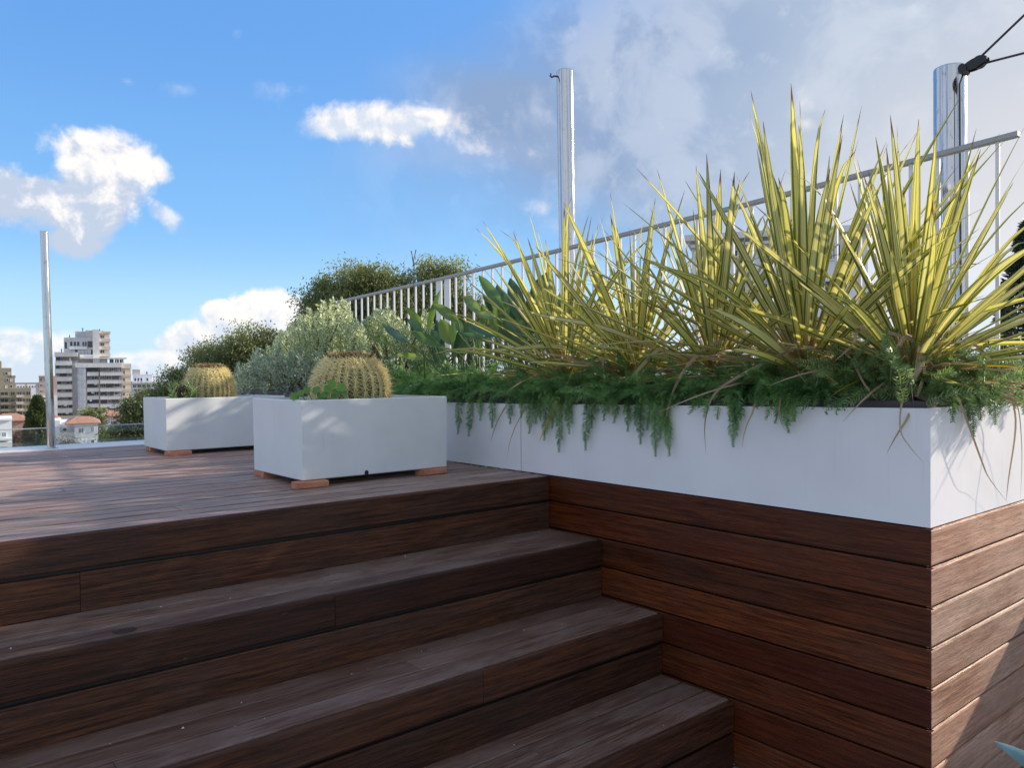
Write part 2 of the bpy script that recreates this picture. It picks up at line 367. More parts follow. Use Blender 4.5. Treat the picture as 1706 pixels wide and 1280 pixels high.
for k in range(4):
    yf = Y0 - k*TR; zt = -.30*k
    for j in (0, 1):
        za, zb = ((zt-.136, zt-.0005) if j == 0 else (zt-.3025, zt-.150))
        xs = [XL]+RJ.get((k, j), [])+[XP-.002]
        for a, b_ in zip(xs, xs[1:]):
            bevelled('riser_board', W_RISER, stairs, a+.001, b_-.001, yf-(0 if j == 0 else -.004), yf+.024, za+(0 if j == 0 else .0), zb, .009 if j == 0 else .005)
    MB().box(XL, XP, yf+.026, yf+.05+TR, zt-.30, zt-.04 if k else zt-.04).build('stair_core', BLACK, stairs)
    # tread below this riser, three boards deep
    z2 = zt-.30; ya = yf-TR+.025; yb = yf+.0225; wdt = (yb-ya)/3
    TJ = {1: [], 2: [], 0: []}
    for q in range(3):
        cuts = {(0, 1): [1.72], (0, 2): [-.6], (1, 1): [1.709], (1, 0): [.578], (1, 2): [-1.3], (2, 1): [2.01], (2, 2): [.9], (2, 0): [.2], (0, 0): [-.5]}.get((k, q), [])
        if k == 3: continue
        xs = [XL]+cuts+[XP-.003]
        for a, b_ in zip(xs, xs[1:]):
            dz = random.uniform(-.001, .0006)
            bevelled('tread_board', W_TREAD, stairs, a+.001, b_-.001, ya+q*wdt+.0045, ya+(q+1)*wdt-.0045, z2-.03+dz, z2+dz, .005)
kn = at(207, 1052, 2, -.3)
V = [(kn.x+(.030+.004*math.sin(3*t+1))*math.cos(t)*1.25, kn.y+.030*math.sin(t)*(1+.15*math.cos(2*t)), -.2985) for t in [2*math.pi*i/22 for i in range(22)]]
KNOT = noisy('knot_wood', (.018, .010, .008), (.05, .028, .02), 60, .7, .6)
n_ = len(V); V2 = V+[(x, y_, -.3035) for x, y_, z in V]
link('knot', mesh('knot', V2, [tuple(range(n_))]+[(i, n_+i, n_+(i+1) % n_, (i+1) % n_) for i in range(n_)]), KNOT, stairs)
MB().box(XL-3, 14, -8, Y0-3*TR+.02, -1.5, -1.2).build('lower_floor', STONE, kind='structure')
# scattered crumbs on the treads
mb = MB()
for k in range(46):
    if k < 1: p = at(675, 928, 2, -.297)
    elif k == 1: p = at(667, 1077, 2, -.597)
    elif k == 2: p = at(305, 1214, 2, -.597)
    else:
        s_ = random.choice([0, 1, 2]); p = Vector((random.uniform(.2, 2.9), Y0-s_*TR-random.uniform(.03, TR-.03), -.3*(s_+1)+.001))
    r = random.uniform(.0015, .0035) if k > 2 else .005
    a = random.random()*6
    c = [p+Vector((r*math.cos(a+t)*random.uniform(.6, 1.5), r*math.sin(a+t), 0)) for t in (0, 1.6, 3.1, 4.7)]
    t_ = p+Vector((0, 0, r*1.1)); n0 = len(mb.V); mb.V += [tuple(v) for v in c]+[tuple(t_)]
    mb.F += [(n0+i, n0+(i+1) % 4, n0+4) for i in range(4)]
for k in range(70):
    p = Vector((XP-random.uniform(.002, .02), random.uniform(Y0+.1, 4.6), .0015)); r = random.uniform(.002, .005); a = random.random()*6
    c = [p+Vector((r*math.cos(a+t)*1.5, r*math.sin(a+t), 0)) for t in (0, 1.6, 3.1, 4.7)]; n0 = len(mb.V); mb.V += [tuple(v) for v in c]+[tuple(p+Vector((0, 0, r)))]
    mb.F += [(n0+i, n0+(i+1) % 4, n0+4) for i in range(4)]
CRUMB, _, _ = mat('pale_crumb', .8, (.55, .48, .38)); mb.build('debris', CRUMB, label='pale crumbs and bits of dry leaf scattered over the treads', cat='debris', kind='stuff')

# ------------------------------------------------------------------ raised planter
plw = empty('raised_planter', (XP, YC, 0), label='long white metal planter bed raised on dark wooden cladding beside the steps', cat='planter')
def rel(parent, fn):                       # world coordinates under a moved parent
    o = fn(); o.location = o.location - parent.location; return o
XE = 4.285; YE = 8.6; YS = 3.529
def panel(name, V, F, m=WHITE):
    o = link(name, mesh(name, [tuple(Vector(v)-plw.location) for v in V], F), m, plw); return o
def wallbox(name, P, n, th, m=WHITE):      # quad P (4 pts) thickened along -n
    P = [Vector(p) for p in P]; n = Vector(n); Q = [p-n*th for p in P]
    panel(name, P+Q, [(0, 1, 2, 3), (7, 6, 5, 4), (0, 4, 5, 1), (1, 5, 6, 2), (2, 6, 7, 3), (3, 7, 4, 0)], m)
wallbox('front_panel', [(XP, YS-.002, .006), (XP, YC+.0004, .004), (XP, YC+.0004, .442), (XP, YS-.002, .404)], (-1, 0, 0), .016)
wallbox('front_panel', [(XP, YE, .006), (XP, YS+.004, .006), (XP, YS+.004, .402), (XP, YE, .36)], (-1, 0, 0), .016)
wallbox('side_panel', [(XP+.0004, YC, .004), (XE, YC, .004), (XE, YC, .442), (XP+.0004, YC, .442)], (0, -1, 0), .016)
wallbox('back_panel', [(XE, YC+.017, .004), (XE, YE, .004), (XE, YE, .38), (XE, YC+.017, .44)], (1, 0, 0), .016)
# dark liner with a rolled lip standing above the white rim
for (a, b_) in (((XP+.02, YC+.02), (XP+.02, YE)), ((XP+.02, YC+.02), (XE-.02, YC+.02)), ((XE-.02, YC+.02), (XE-.02, YE))):
    mb = MB(); lv = Vector((b_[0]-a[0], b_[1]-a[1], 0)); nn = 8
    z0 = .455
    pa, pb = Vector((*a, 0)), Vector((*b_, 0)); inn = Vector((0, 0, 1)).cross(lv.normalized())
    if (pa+inn-Vector((3.45, 4, 0))).length > (pa-inn-Vector((3.45, 4, 0))).length: inn = -inn
    prof = [(0, -.08), (0, .0), (.004, .012), (.05, .030), (.056, .026), (.056, -.08)]
    zend = z0 - (.04 if abs(lv.y) > 1 else 0)
    for p, zz in ((pa, z0), (pb, zend)):
        mb.V += [tuple(p+inn*q+Vector((0, 0, zz+h))-plw.location) for q, h in prof]
    mb.F = [(i, i+1, i+7, i+6) for i in range(5)]
    mb.build('liner', LINER, plw)
MB().box(.03, XE-XP-.03, .03, YE-YC, 0, .40).build('soil', SOIL, plw)
MB().box(.03, XE-XP-.03, .03, YE-YC, -1.2, -.02).build('planter_core', BLACK, plw)
# cladding boards
for k in range(8):
    z1 = -.15*k-(.001 if k == 0 else -.004); z0 = -.15*(k+1)+.011
    yend = Y0 - max(0, 0)+.0
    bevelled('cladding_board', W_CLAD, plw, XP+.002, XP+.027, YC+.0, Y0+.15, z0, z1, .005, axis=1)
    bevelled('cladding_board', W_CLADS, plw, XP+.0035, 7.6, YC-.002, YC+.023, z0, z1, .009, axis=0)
for o in plw.children:
    if o.name.startswith('cladding'): o.location = o.location - plw.location
# side wall continuing to the right (white panel stops, timber goes on)
# ------------------------------------------------------------------ planter boxes
def planter_box(x0, x1, y0, y1, z0, z1, label, holes=True):
    t = empty('planter_box', ((x0+x1)/2, (y0+y1)/2, 0), label=label, cat='planter', group='pale grey planter boxes on the deck')
    hx, hy = (x1-x0)/2, (y1-y0)/2; e = .004; th = .018
    def ring(s, z): return [(-hx-s, -hy-s, z), (hx+s, -hy-s, z), (hx+s, hy+s, z), (-hx-s, hy+s, z)]
    V = ring(-.004, z0)+ring(0, z0+.004)+ring(e, z1-.003)+ring(e-.003, z1)+ring(e-th, z1)+ring(e-th, z1-.10)
    F = [(3, 2, 1, 0)]
    for r_ in range(5):
        for k in range(4): F.append((r_*4+k, r_*4+(k+1) % 4, r_*4+4+(k+1) % 4, r_*4+4+k))
    link('shell', mesh('shell', V, F), BOXW, t)
    MB().box(-hx+.02, hx-.02, -hy+.02, hy-.02, z0+.05, z1-.045).build('soil', SOIL, t)
    mb = MB()
    n = 16; mb.V = [(.030*math.cos(2*math.pi*i/n)*.62, 0, .024*math.sin(2*math.pi*i/n)) for i in range(n)]; mb.V += [(x, .004, z) for x, _, z in mb.V]
    mb.F = [tuple(range(n))]+[(i, n+i, n+(i+1) % n, (i+1) % n) for i in range(n)]
    if holes:
        dh = mb.build('drain_hole', BLACK, t, loc=(-.08, -hy-.0035, z0+.010)); dh.scale = (.62, 1, .62)
    return t
b2 = planter_box(1.752, 2.655, 3.806, 4.45, .035, .452, 'nearer pale grey planter box with large cactus standing on bricks')
b1 = planter_box(1.722, 2.625, 6.03, 6.62, .033, .42, 'farther pale grey planter box with smaller cactus near the glass balustrade', False)
def brick(x, y_, rz, h, label, lx=.17, ly=.085):
    mb = MB(); bevel = .005
    o = bevelled('brick', BRICK, None, -lx/2, lx/2, -ly/2, ly/2, 0, h, bevel)
    o.location = (x, y_, h/2); o.rotation_euler = (0, 0, rz)
    tag(o, label, 'brick', 'terracotta bricks under the planter boxes')
brick(1.79, 3.80, R(-2), .033, 'terracotta brick under near front corner of the nearer planter box')
brick(1.80, 4.40, R(86), .033, 'terracotta brick under the left rear corner of the nearer planter box')
brick(2.555, 3.82, R(3), .033, 'terracotta brick under right front corner of the nearer planter box')
brick(1.80, 6.03, R(0), .031, 'terracotta brick under front left corner of the farther planter box')
brick(1.77, 6.54, R(85), .031, 'terracotta brick under rear left corner of the farther planter box')

# ------------------------------------------------------------------ barrel cacti
def cactus(cx, cy, cz, rad, hgt, label, seed, base_z, grp='golden barrel cacti in the planter boxes'):
    r_ = random.Random(seed)
    t = empty('barrel_cactus', (cx, cy, base_z), label=label, cat='cactus', group=grp)
    ribs = 26; rings = 26; seg = ribs*4; V = []; F = []
    def surf(q, ph, depth):                 # q angle around, ph -90..90
        wob = (1-.085*depth)*(1+.022*math.sin(2.3*q+seed)+.016*math.sin(5.1*q+2*seed)*math.cos(ph*3))
        rr = rad*math.cos(ph)**.85*wob; return Vector((rr*math.cos(q), rr*math.sin(q), cz-base_z+hgt*min(.965, math.sin(ph))))
    for i in range(rings+1):
        ph = R(-80)+(R(86)-R(-80))*i/rings
        for k in range(seg): V.append(surf(2*math.pi*k/seg, ph, abs(math.sin(math.pi*k/4+math.pi/2)) if False else (0, .6, 1, .6)[k % 4]))
    for i in range(rings):
        for k in range(seg): F.append((i*seg+k, i*seg+(k+1) % seg, (i+1)*seg+(k+1) % seg, (i+1)*seg+k))
    F.append(tuple(range(rings*seg, rings*seg+seg)))
    link('body', mesh('body', V, F, smooth=True), CACT, t)
    SV = []; SF = []
    def spine(p, dr, L, w_):
        a = dr.cross(Vector((.31, .2, .93))).normalized(); b_ = dr.cross(a)
        n0 = len(SV); mid = p+dr*L*.55+Vector((0, 0, -L*.02))
        for qq in (0, 2.09, 4.19): SV.append(tuple(p+(a*math.cos(qq)+b_*math.sin(qq))*w_))
        bend = a*(L*.10*(r_.random()-.5))+Vector((0, 0, -L*.10))
        SV.append(tuple(p+dr*L+bend)); SF.extend([(n0, n0+1, n0+3), (n0+1, n0+2, n0+3), (n0+2, n0, n0+3)])
    for k in range(ribs):
        q = 2*math.pi*k/ribs; m_ = 18
        for i in range(m_):
            ph = R(-35)+R(98)*i/(m_-1)+r_.uniform(-.025, .025)
            p = surf(q, ph, 0); n = Vector((math.cos(q)*math.cos(ph), math.sin(q)*math.cos(ph), math.sin(ph)*.9+.05)).normalized()
            side = Vector((-math.sin(q), math.cos(q), 0)); up = n.cross(side)
            for s_ in range(9):
                aa = 2*math.pi*(s_+r_.random()*.6)/9
                dr = (n*(.75 if s_ else 1.5)+side*math.cos(aa)+up*math.sin(aa)).normalized()
                spine(p, dr, rad*r_.uniform(.20, .40), rad*.0145)
    link('spine', mesh('spine', SV, SF), SPINE, t, kind='stuff')
    # woolly crown: many short brown bristles around a shallow dip
    CV, CF = [], []
    SV, SF = CV, CF
    for k in range(1500):
        q = r_.random()*6.283; rr = rad*.60*math.sqrt(r_.random()); p = Vector((rr*math.cos(q), rr*math.sin(q), cz-base_z+hgt*(.965-.16*(rr/rad)**2)))
        dr = Vector((math.cos(q)*.5*rr/rad*2+r_.uniform(-.3, .3), math.sin(q)*.5*rr/rad*2+r_.uniform(-.3, .3), 1)).normalized()
        spine(p, dr, rad*r_.uniform(.10, .24), rad*.015)
    link('crown_wool', mesh('crown_wool', CV, CF), WOOL, t, kind='stuff')
    return t
c2 = at(582, 640, 1, 4.14)
cactus(c2.x+.01, 4.14, .485, .208, .208, 'large golden barrel cactus with brown woolly crown in the nearer box', 3, .405)
c1 = at(349, 640, 1, 6.33)
cactus(c1.x, 6.33, .46, .178, .205, 'smaller golden barrel cactus in the farther box', 5, .375)
# small broad-leaved plant beside the big cactus
t = empty('geranium_seedling', (1.95, 3.93, .405), label='small bright green round-leaved seedling beside the large cactus', cat='plant')
for (px, py, wpx) in ((527, 650, 12), (541, 657, 11), (552, 640, 13), (560, 653, 13), (568, 646, 14), (500, 655, 10), (512, 650, 9), (546, 648, 11), (535, 662, 12), (572, 655, 12), (490, 661, 12), (556, 662, 12)):
    p = at(px, py, 1, 3.90+random.uniform(-.02, .05)); r0 = wpx/2/FPX*4.5*1.25
    n = 12; nrm = Vector((-.45+random.uniform(-.4, .4), -.7, .6+random.uniform(-.3, .3))).normalized(); a = nrm.cross(Vector((0, 0, 1))).normalized(); b_ = nrm.cross(a)
    V = [tuple(p-nrm*r0*.25-t.location)]+[tuple(p-t.location+(a*math.cos(q)+b_*math.sin(q))*r0*(1+.08*math.sin(5*q)+(-.35 if i == 0 else 0))) for i, q in enumerate([2*math.pi*i/n for i in range(n)])]
    link('leaf', mesh('leaf', V, [(0, 1+i, 1+(i+1) % n) for i in range(n)], smooth=True), SUCC, t)
mb = MB()
for c in list(t.children):
    p = Vector(c.data.vertices[0].co); mb.tube([(p.x*.4, p.y*.3+.01, -.02), (p.x*.8, p.y*.8+.01, p.z*.6), tuple(p)], .0018, 5)
mb.build('stem', STEM, t)

# ------------------------------------------------------------------ sword-leaved plants
def sword_mesh(L, wd, tilt, az, bend, roll=0., seg=10, start=(0, 0, 0), fold=.30, pw=1.6, twist=0.):
    p = Vector(start); V = []; uv = []
    for i in range(seg+1):
        s = i/seg
        th = tilt+bend*s**pw; a_ = az+twist*s*s
        dr = Vector((math.sin(th)*math.cos(a_), math.sin(th)*math.sin(a_), math.cos(th)))
        side = Vector((-math.sin(a_), math.cos(a_), 0)); up = side.cross(dr)*-1
        side2 = side*math.cos(roll)+up*math.sin(roll); up2 = up*math.cos(roll)-side*math.sin(roll)
        wp = wd*.5*(min(1, .42+1.5*s))*max(0., 1-s**3.2)**.9 if s < 1 else 0
        wp = max(wp, .0006)
        fz = fold*wp
        V += [tuple(p-side2*wp+up2*-fz), tuple(p+up2*fz*.2), tuple(p+side2*wp+up2*-fz)]
        uv += [(0, s), (.5, s), (1, s)]
        p = p+dr*(L/seg)
    F = []
    for i in range(seg):
        a = 3*i; F += [(a, a+1, a+4, a+3), (a+1, a+2, a+5, a+4)]
    return V, F, uv
def cordyline(base, hgt, nlive, ndead, label, seed, spread=1., wd=.045, trunk=.12):
    r_ = random.Random(seed)
    t = empty('variegated_cordyline', base, label=label, cat='plant', group='variegated sword-leaved plants in the raised planter')
    z0 = .0
    MB().tube([(0, 0, -.22), (.006, .004, -.1), (0, 0, .05)], [.036, .032, .026], 10).build('stem', BARK, t, smooth=True)
    for k in range(nlive):
        u_ = (k+.5)/nlive
        tilt = R(3+79*min(1, spread)*u_**.90+r_.uniform(-6, 6))
        az = k*2.39996+r_.uniform(-.25, .25)
        L = hgt*(1.02-.14*u_**1.5)*r_.uniform(.72, 1.06)
        kink = r_.random() < .09
        bend = min(R(r_.uniform(0, 8)+13*u_**2+(r_.random() < .13)*r_.uniform(10, 40)), R(112)-tilt)
        if kink: bend = R(r_.uniform(50, 95))
        st = (.026*math.sin(tilt)*math.cos(az), .026*math.sin(tilt)*math.sin(az), -.06*u_+.03)
        V, F, uv = sword_mesh(L, wd*r_.uniform(.55, 1.05), tilt, az, bend, r_.uniform(-.7, .7), start=st, pw=1.6 if not kink else 7., twist=r_.uniform(-.2, .2), fold=.34)
        link('leaf', mesh('leaf', settle(V, base), F, uv, True), CORD if r_.random() < .55 else CORDG, t)
    for k in range(ndead):
        tilt = R(r_.uniform(62, 100)); az = r_.uniform(0, 6.283)
        L = hgt*r_.uniform(.40, .70)
        V, F, uv = sword_mesh(L, r_.uniform(.008, .020), tilt, az, R(r_.uniform(5, 50)), r_.uniform(-1.4, 1.4), start=(0, 0, -.05+r_.uniform(-.03, .03)), twist=r_.uniform(-.6, .6), fold=.8, pw=1.2)
        link('dry_leaf', mesh('dry_leaf', settle(V, base), F, uv, True), DEAD if r_.random() < .88 else YELLOW, t)
    return t
def settle(V, base):
    out = []
    for x, y, z in V:
        wx, wy, wz = x+base[0], y+base[1], z+base[2]
        if wx > XP-.035 and wy > YC-.035 and wz < .475: wz = .475+.02*(wz-.475)/.5
        out.append((wx-base[0], wy-base[1], wz-base[2]))
    return out
cords = [
    ((3.42, 1.47, .60), .98, 76, 48, 'variegated sword-leaved plant nearest the planter corner, rightmost of the row', 11, 1.05, .058),
    ((3.42, 1.96, .60), 1.25, 84, 46, 'tallest variegated sword-leaved plant, second from the planter corner', 23, 1., .061),
    ((3.46, 2.50, .61), 1.04, 70, 42, 'middle variegated sword-leaved plant in the row of five', 35, 1., .055),
    ((3.40, 2.98, .60), .97, 66, 42, 'variegated sword-leaved plant in front of the middle of the railing, fourth from the planter corner', 47, 1., .053),
    ((3.36, 3.52, .59), 1.02, 70, 40, 'variegated sword-leaved plant beside the paddle-leaved plants, leftmost of the row', 59, 1.05, .052),
]
cobs = [cordyline(*c) for c in cords]
def ribbon(name, parent, pts, wd, m, axis_v=(-.6, -.75, .15), taper=True, fold=.3):
    P = [Vector(p) for p in pts]
    # Catmull-Rom resample
    Q = []
    for i in range(len(P)-1):
        p0, p1, p2, p3 = P[max(i-1, 0)], P[i], P[i+1], P[min(i+2, len(P)-1)]
        for k in range(6):
            t_ = k/6; Q.append(.5*((2*p1)+(p2-p0)*t_+(2*p0-5*p1+4*p2-p3)*t_*t_+(3*p1-p0-3*p2+p3)*t_**3))
    Q.append(P[-1]); n = len(Q)-1; V = []; uv = []; ax = Vector(axis_v).normalized()
    for i, q in enumerate(Q):
        s = i/n; tg = (Q[min(i+1, n)]-Q[max(i-1, 0)]).normalized(); sd_ = tg.cross(ax).normalized()
        wp = wd*.5*min(1, .5+2*s)*(max(0.02, 1-s**2.2) if taper else 1)
        V += [tuple(q-sd_*wp-parent.location), tuple(q+ax*wp*fold-parent.location), tuple(q+sd_*wp-parent.location)]; uv += [(0, s), (.5, s), (1, s)]
    F = []
    for i in range(n):
        a = 3*i; F += [(a, a+1, a+4, a+3), (a+1, a+2, a+5, a+4)]
    return link(name, mesh(name, V, F, uv, True), m, parent)
def rp(parent, spec, wd, m, name='dry_leaf'):
    return ribbon(name, parent, [at(px, py, ax, v) for px, py, ax, v in spec], wd, m)
X, Yx = 0, 1
c5, c4, c3, c2_, c1_ = cobs
# dry strands and yellow leaves that hang over the white panels
rp(c5, [(1528, 588, X, 3.35), (1540, 620, X, 3.2), (1515, 690, X, 3.0), (1494, 725, X, 2.965), (1476, 758, X, 2.965)], .014, DEAD)
rp(c5, [(1530, 590, X, 3.30), (1505, 660, X, 3.0), (1500, 715, X, 2.96), (1516, 745, X, 2.95), (1540, 772, X, 2.955)], .008, DEAD)
rp(c5, [(1538, 588, Yx, 1.40), (1580, 640, Yx, 1.25), (1600, 672, Yx, 1.19), (1636, 770, Yx, 1.18), (1650, 800, Yx, 1.19), (1682, 842, Yx, 1.195)], .012, DEAD)
rp(c5, [(1548, 580, Yx, 1.4), (1620, 572, Yx, 1.25), (1672, 640, Yx, 1.18), (1692, 700, Yx, 1.17), (1680, 800, Yx, 1.17), (1676, 836, Yx, 1.18)], .013, DEAD)
rp(c5, [(1560, 575, Yx, 1.38), (1640, 590, Yx, 1.2), (1690, 660, Yx, 1.16), (1702, 740, Yx, 1.17), (1700, 838, Yx, 1.19)], .008, DEAD)
rp(c5, [(1522, 560, X, 3.33), (1505, 565, X, 3.2), (1488, 600, X, 3.1), (1483, 645, X, 3.08)], .022, DEAD)
rp(c5, [(1530, 580, X, 3.3), (1536, 585, X, 3.2), (1530, 615, X, 3.14), (1520, 640, X, 3.12)], .045, DEAD)
rp(c5, [(1530, 570, X, 3.3), (1440, 545, X, 3.1), (1420, 575, X, 3.0), (1388, 604, X, 2.97)], .018, DEAD)
rp(c4, [(1345, 570, X, 3.3), (1300, 592, X, 3.1), (1235, 625, X, 3.0), (1192, 655, X, 2.96), (1175, 700, X, 2.95), (1176, 758, X, 2.96)], .016, DEAD)
rp(c4, [(1362, 570, X, 3.3), (1410, 590, X, 3.1), (1440, 640, X, 3.02), (1462, 668, X, 3.0)], .014, DEAD)
rp(c3, [(1215, 560, X, 3.3), (1170, 585, X, 3.1), (1135, 625, X, 3.02), (1114, 675, X, 2.97), (1108, 710, X, 2.96)], .018, DEAD)
rp(c2_, [(1108, 590, X, 3.3), (1096, 583, X, 3.2), (1060, 620, X, 3.1), (1036, 655, X, 3.0), (1012, 690, X, 2.95)], .044, CORDG, 'leaf')
rp(c2_, [(1006, 560, X, 3.2), (1004, 600, X, 3.1), (1010, 655, X, 3.0)], .016, DEAD)
rp(c1_, [(975, 600, X, 3.3), (940, 603, X, 3.2), (900, 622, X, 3.1), (866, 645, X, 3.05)], .036, YELLOW, 'leaf')
rp(c1_, [(985, 600, X, 3.3), (965, 605, X, 3.15), (940, 650, X, 3.0), (915, 700, X, 2.96), (897, 738, X, 2.95)], .026, YELLOW, 'leaf')
rp(c1_, [(970, 590, X, 3.3), (910, 640, X, 3.1), (870, 690, X, 2.97), (850, 735, X, 2.96), (845, 770, X, 2.96)], .008, DEAD)
rp(c1_, [(960, 590, X, 3.3), (860, 660, X, 3.05), (830, 700, X, 2.97), (817, 738, X, 2.96)], .012, DEAD)
rp(c1_, [(985, 590, X, 3.36), (920, 577, X, 3.2), (840, 583, X, 3.0), (760, 588, X, 2.95), (690, 584, X, 2.95)][:4], .040, CORDG, 'leaf')
rp(c2_, [(1090, 580, X, 3.3), (1000, 545, X, 3.1), (900, 525, X, 3.0), (830, 500, X, 3.0)], .034, CORDG, 'leaf')

# ------------------------------------------------------------------ trailing ferns
def fern_arrays(paths, needle=.024, step=.0065, k=5, wd=.0022, seed=0, up_curl=.35):
    g = np.random.default_rng(seed); Vs = []; Fs = []; n0 = 0
    for P in paths:
        P = np.asarray(P, float); sg = np.linalg.norm(np.diff(P, axis=0), axis=1); cum = np.r_[0, np.cumsum(sg)]
        L = cum[-1]; m_ = max(3, int(L/step)); s = np.linspace(0.02*L, L, m_)
        C = np.stack([np.interp(s, cum, P[:, i]) for i in range(3)], 1)
        Tn = np.gradient(C, axis=0); Tn /= np.linalg.norm(Tn, axis=1)[:, None]+1e-9
        ref = np.where(np.abs(Tn[:, 2:3]) < .9, np.array([[0, 0, 1.]]), np.array([[1., 0, 0]]))
        A = np.cross(Tn, ref); A /= np.linalg.norm(A, axis=1)[:, None]; B = np.cross(Tn, A)
        tp = np.clip((1-(s/L))/.15, .35, 1)
        for j in range(k):
            q = g.random(m_)*6.283
            rad = A*np.cos(q)[:, None]+B*np.sin(q)[:, None]
            ln = needle*g.uniform(.7, 1.1, m_)[:, None]*tp[:, None]
            d1 = rad*.85+Tn*.35; d1 /= np.linalg.norm(d1, axis=1)[:, None]
            d2 = rad*.55-Tn*.35*0+Tn*.75+np.array([0, 0, -.0]); d2 /= np.linalg.norm(d2, axis=1)[:, None]
            sd_ = np.cross(d1, Tn)*.45+Tn*.9; sd_ /= np.linalg.norm(sd_, axis=1)[:, None]+1e-9
            w2 = sd_*wd*.5
            a0 = C-w2*.7; a1 = C+w2*.7; mid = C+d1*ln*.55; b0 = mid-w2; b1 = mid+w2; tip = mid+d2*ln*.5
            V = np.stack([a0, a1, b0, b1, tip], 1).reshape(-1, 3)
            idx = n0+np.arange(m_)[:, None]*5
            F = np.concatenate([np.concatenate([idx, idx+1, idx+3], 1), np.concatenate([idx, idx+3, idx+2], 1), np.concatenate([idx+2, idx+3, idx+4], 1)])
            Vs.append(V); Fs.append(F); n0 += m_*5
        # stem: thin ribbon
        W = A*.0016; V = np.stack([C-W, C+W], 1).reshape(-1, 3); i_ = n0+np.arange(m_-1)[:, None]*2
        Fs.append(np.concatenate([np.concatenate([i_, i_+1, i_+3], 1), np.concatenate([i_, i_+3, i_+2], 1)])); Vs.append(V); n0 += m_*2
    return np.concatenate(Vs), np.concatenate(Fs)
def arc(st, az, L, el0, droop, n=8):
    p = np.array(st, float); P = [p.copy()]
    for i in range(n):
        e = el0-droop*((i+.5)/n)**1.3
        p = p+np.array([math.cos(az)*math.cos(e), math.sin(az)*math.cos(e), math.sin(e)])*L/n; P.append(p.copy())
    return P
def fern_variant(seed, n, L=(.16, .34), spread=.16, front=0):
    g = random.Random(seed); paths = []
    for i in range(n):
        az = g.uniform(0, 6.283); st = (g.gauss(0, spread*.5), g.gauss(0, spread*.6), g.uniform(0, .03))
        paths.append(arc(st, az, g.uniform(*L), R(g.uniform(30, 88)), R(g.uniform(25, 110))))
    for i in range(front):
        az = math.pi+g.uniform(-.7, .7); st = (g.uniform(-.08, .02), g.uniform(-.17, .17), g.uniform(0, .04))
        paths.append(arc(st, az, g.uniform(.14, .30), R(g.uniform(25, 70)), R(g.uniform(90, 150))))
    V, F = fern_arrays(paths, needle=.034, step=.0095, k=6, wd=.0042, seed=seed); return mesh('foliage', V, F)
FV = [fern_variant(100+i, 60, (.18, .36)) for i in range(3)]
FVF = [fern_variant(300+i, 46, (.16, .34), .15, 26) for i in range(4)]
FVL = [fern_variant(200+i, 52, (.18, .36)) for i in range(2)]
ferns = []
# front edge row from the corner to the far end, then a back row
spots = []
y = YC+.22; i = 0
names = ['at the planter corner under the nearest sword-leaved plant', 'between the corner and the tallest sword-leaved plant', 'under the tallest sword-leaved plant', 'right of the middle sword-leaved plant', 'under the middle sword-leaved plant', 'left of the middle sword-leaved plant', 'under the fourth sword-leaved plant', 'below the leftmost sword-leaved plant', 'at the seam between the white panels', 'right of the paddle-leaved plants', 'under the paddle-leaved plants', 'left end, beside the nearer planter box', 'beyond the nearer planter box']
while y < 5.6 and i < len(names):
    spots.append((3.14+random.uniform(-.03, .04), y, names[i], 'front')); y += .30+.012*i; i += 1
for (x, y, nm, _) in spots:
    li = (i % 3 == 0)
    mesh_ = random.choice(FVF)
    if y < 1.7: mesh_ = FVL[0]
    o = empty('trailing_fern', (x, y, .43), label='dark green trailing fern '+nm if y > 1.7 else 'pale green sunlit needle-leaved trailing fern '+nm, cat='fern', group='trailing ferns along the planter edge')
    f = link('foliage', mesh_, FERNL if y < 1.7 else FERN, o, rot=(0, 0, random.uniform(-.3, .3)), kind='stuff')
    sc_ = random.uniform(.85, 1.12); f.scale = (sc_, sc_, sc_*random.uniform(.8, 1.15))
    if y > 3.4: f.scale = (sc_*1.1, sc_*1.1, sc_*.85)
    ferns.append(o)
backs = [(3.62, 1.42, 'sunlit, behind the planter corner by the railing post', 1), (3.74, 1.62, 'at the right edge beside the railing', 1), (3.45, 1.35, 'spilling over the short side of the planter', 1), (3.6, 2.15, 'at the back of the bed behind the tallest sword-leaved plant', 0), (3.6, 2.75, 'at the back of the bed between the third and fourth sword-leaved plants', 0), (3.6, 3.3, 'at the back of the bed behind the leftmost sword-leaved plant', 0), (3.58, 3.95, 'at the back of the bed behind the panel seam', 0), (3.5, 4.5, 'at the back of the bed behind the paddle-leaved plants', 0), (3.45, 5.1, 'at the back of the bed near the cream-leaved shrub', 0)]
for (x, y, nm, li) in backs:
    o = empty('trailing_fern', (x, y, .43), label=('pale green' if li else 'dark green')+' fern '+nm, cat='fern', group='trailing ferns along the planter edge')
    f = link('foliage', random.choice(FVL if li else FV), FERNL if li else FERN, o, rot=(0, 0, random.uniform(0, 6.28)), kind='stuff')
    s_ = 1.1 if li else 1.0; f.scale = (s_, s_, s_*.95)
    ferns.append(o)
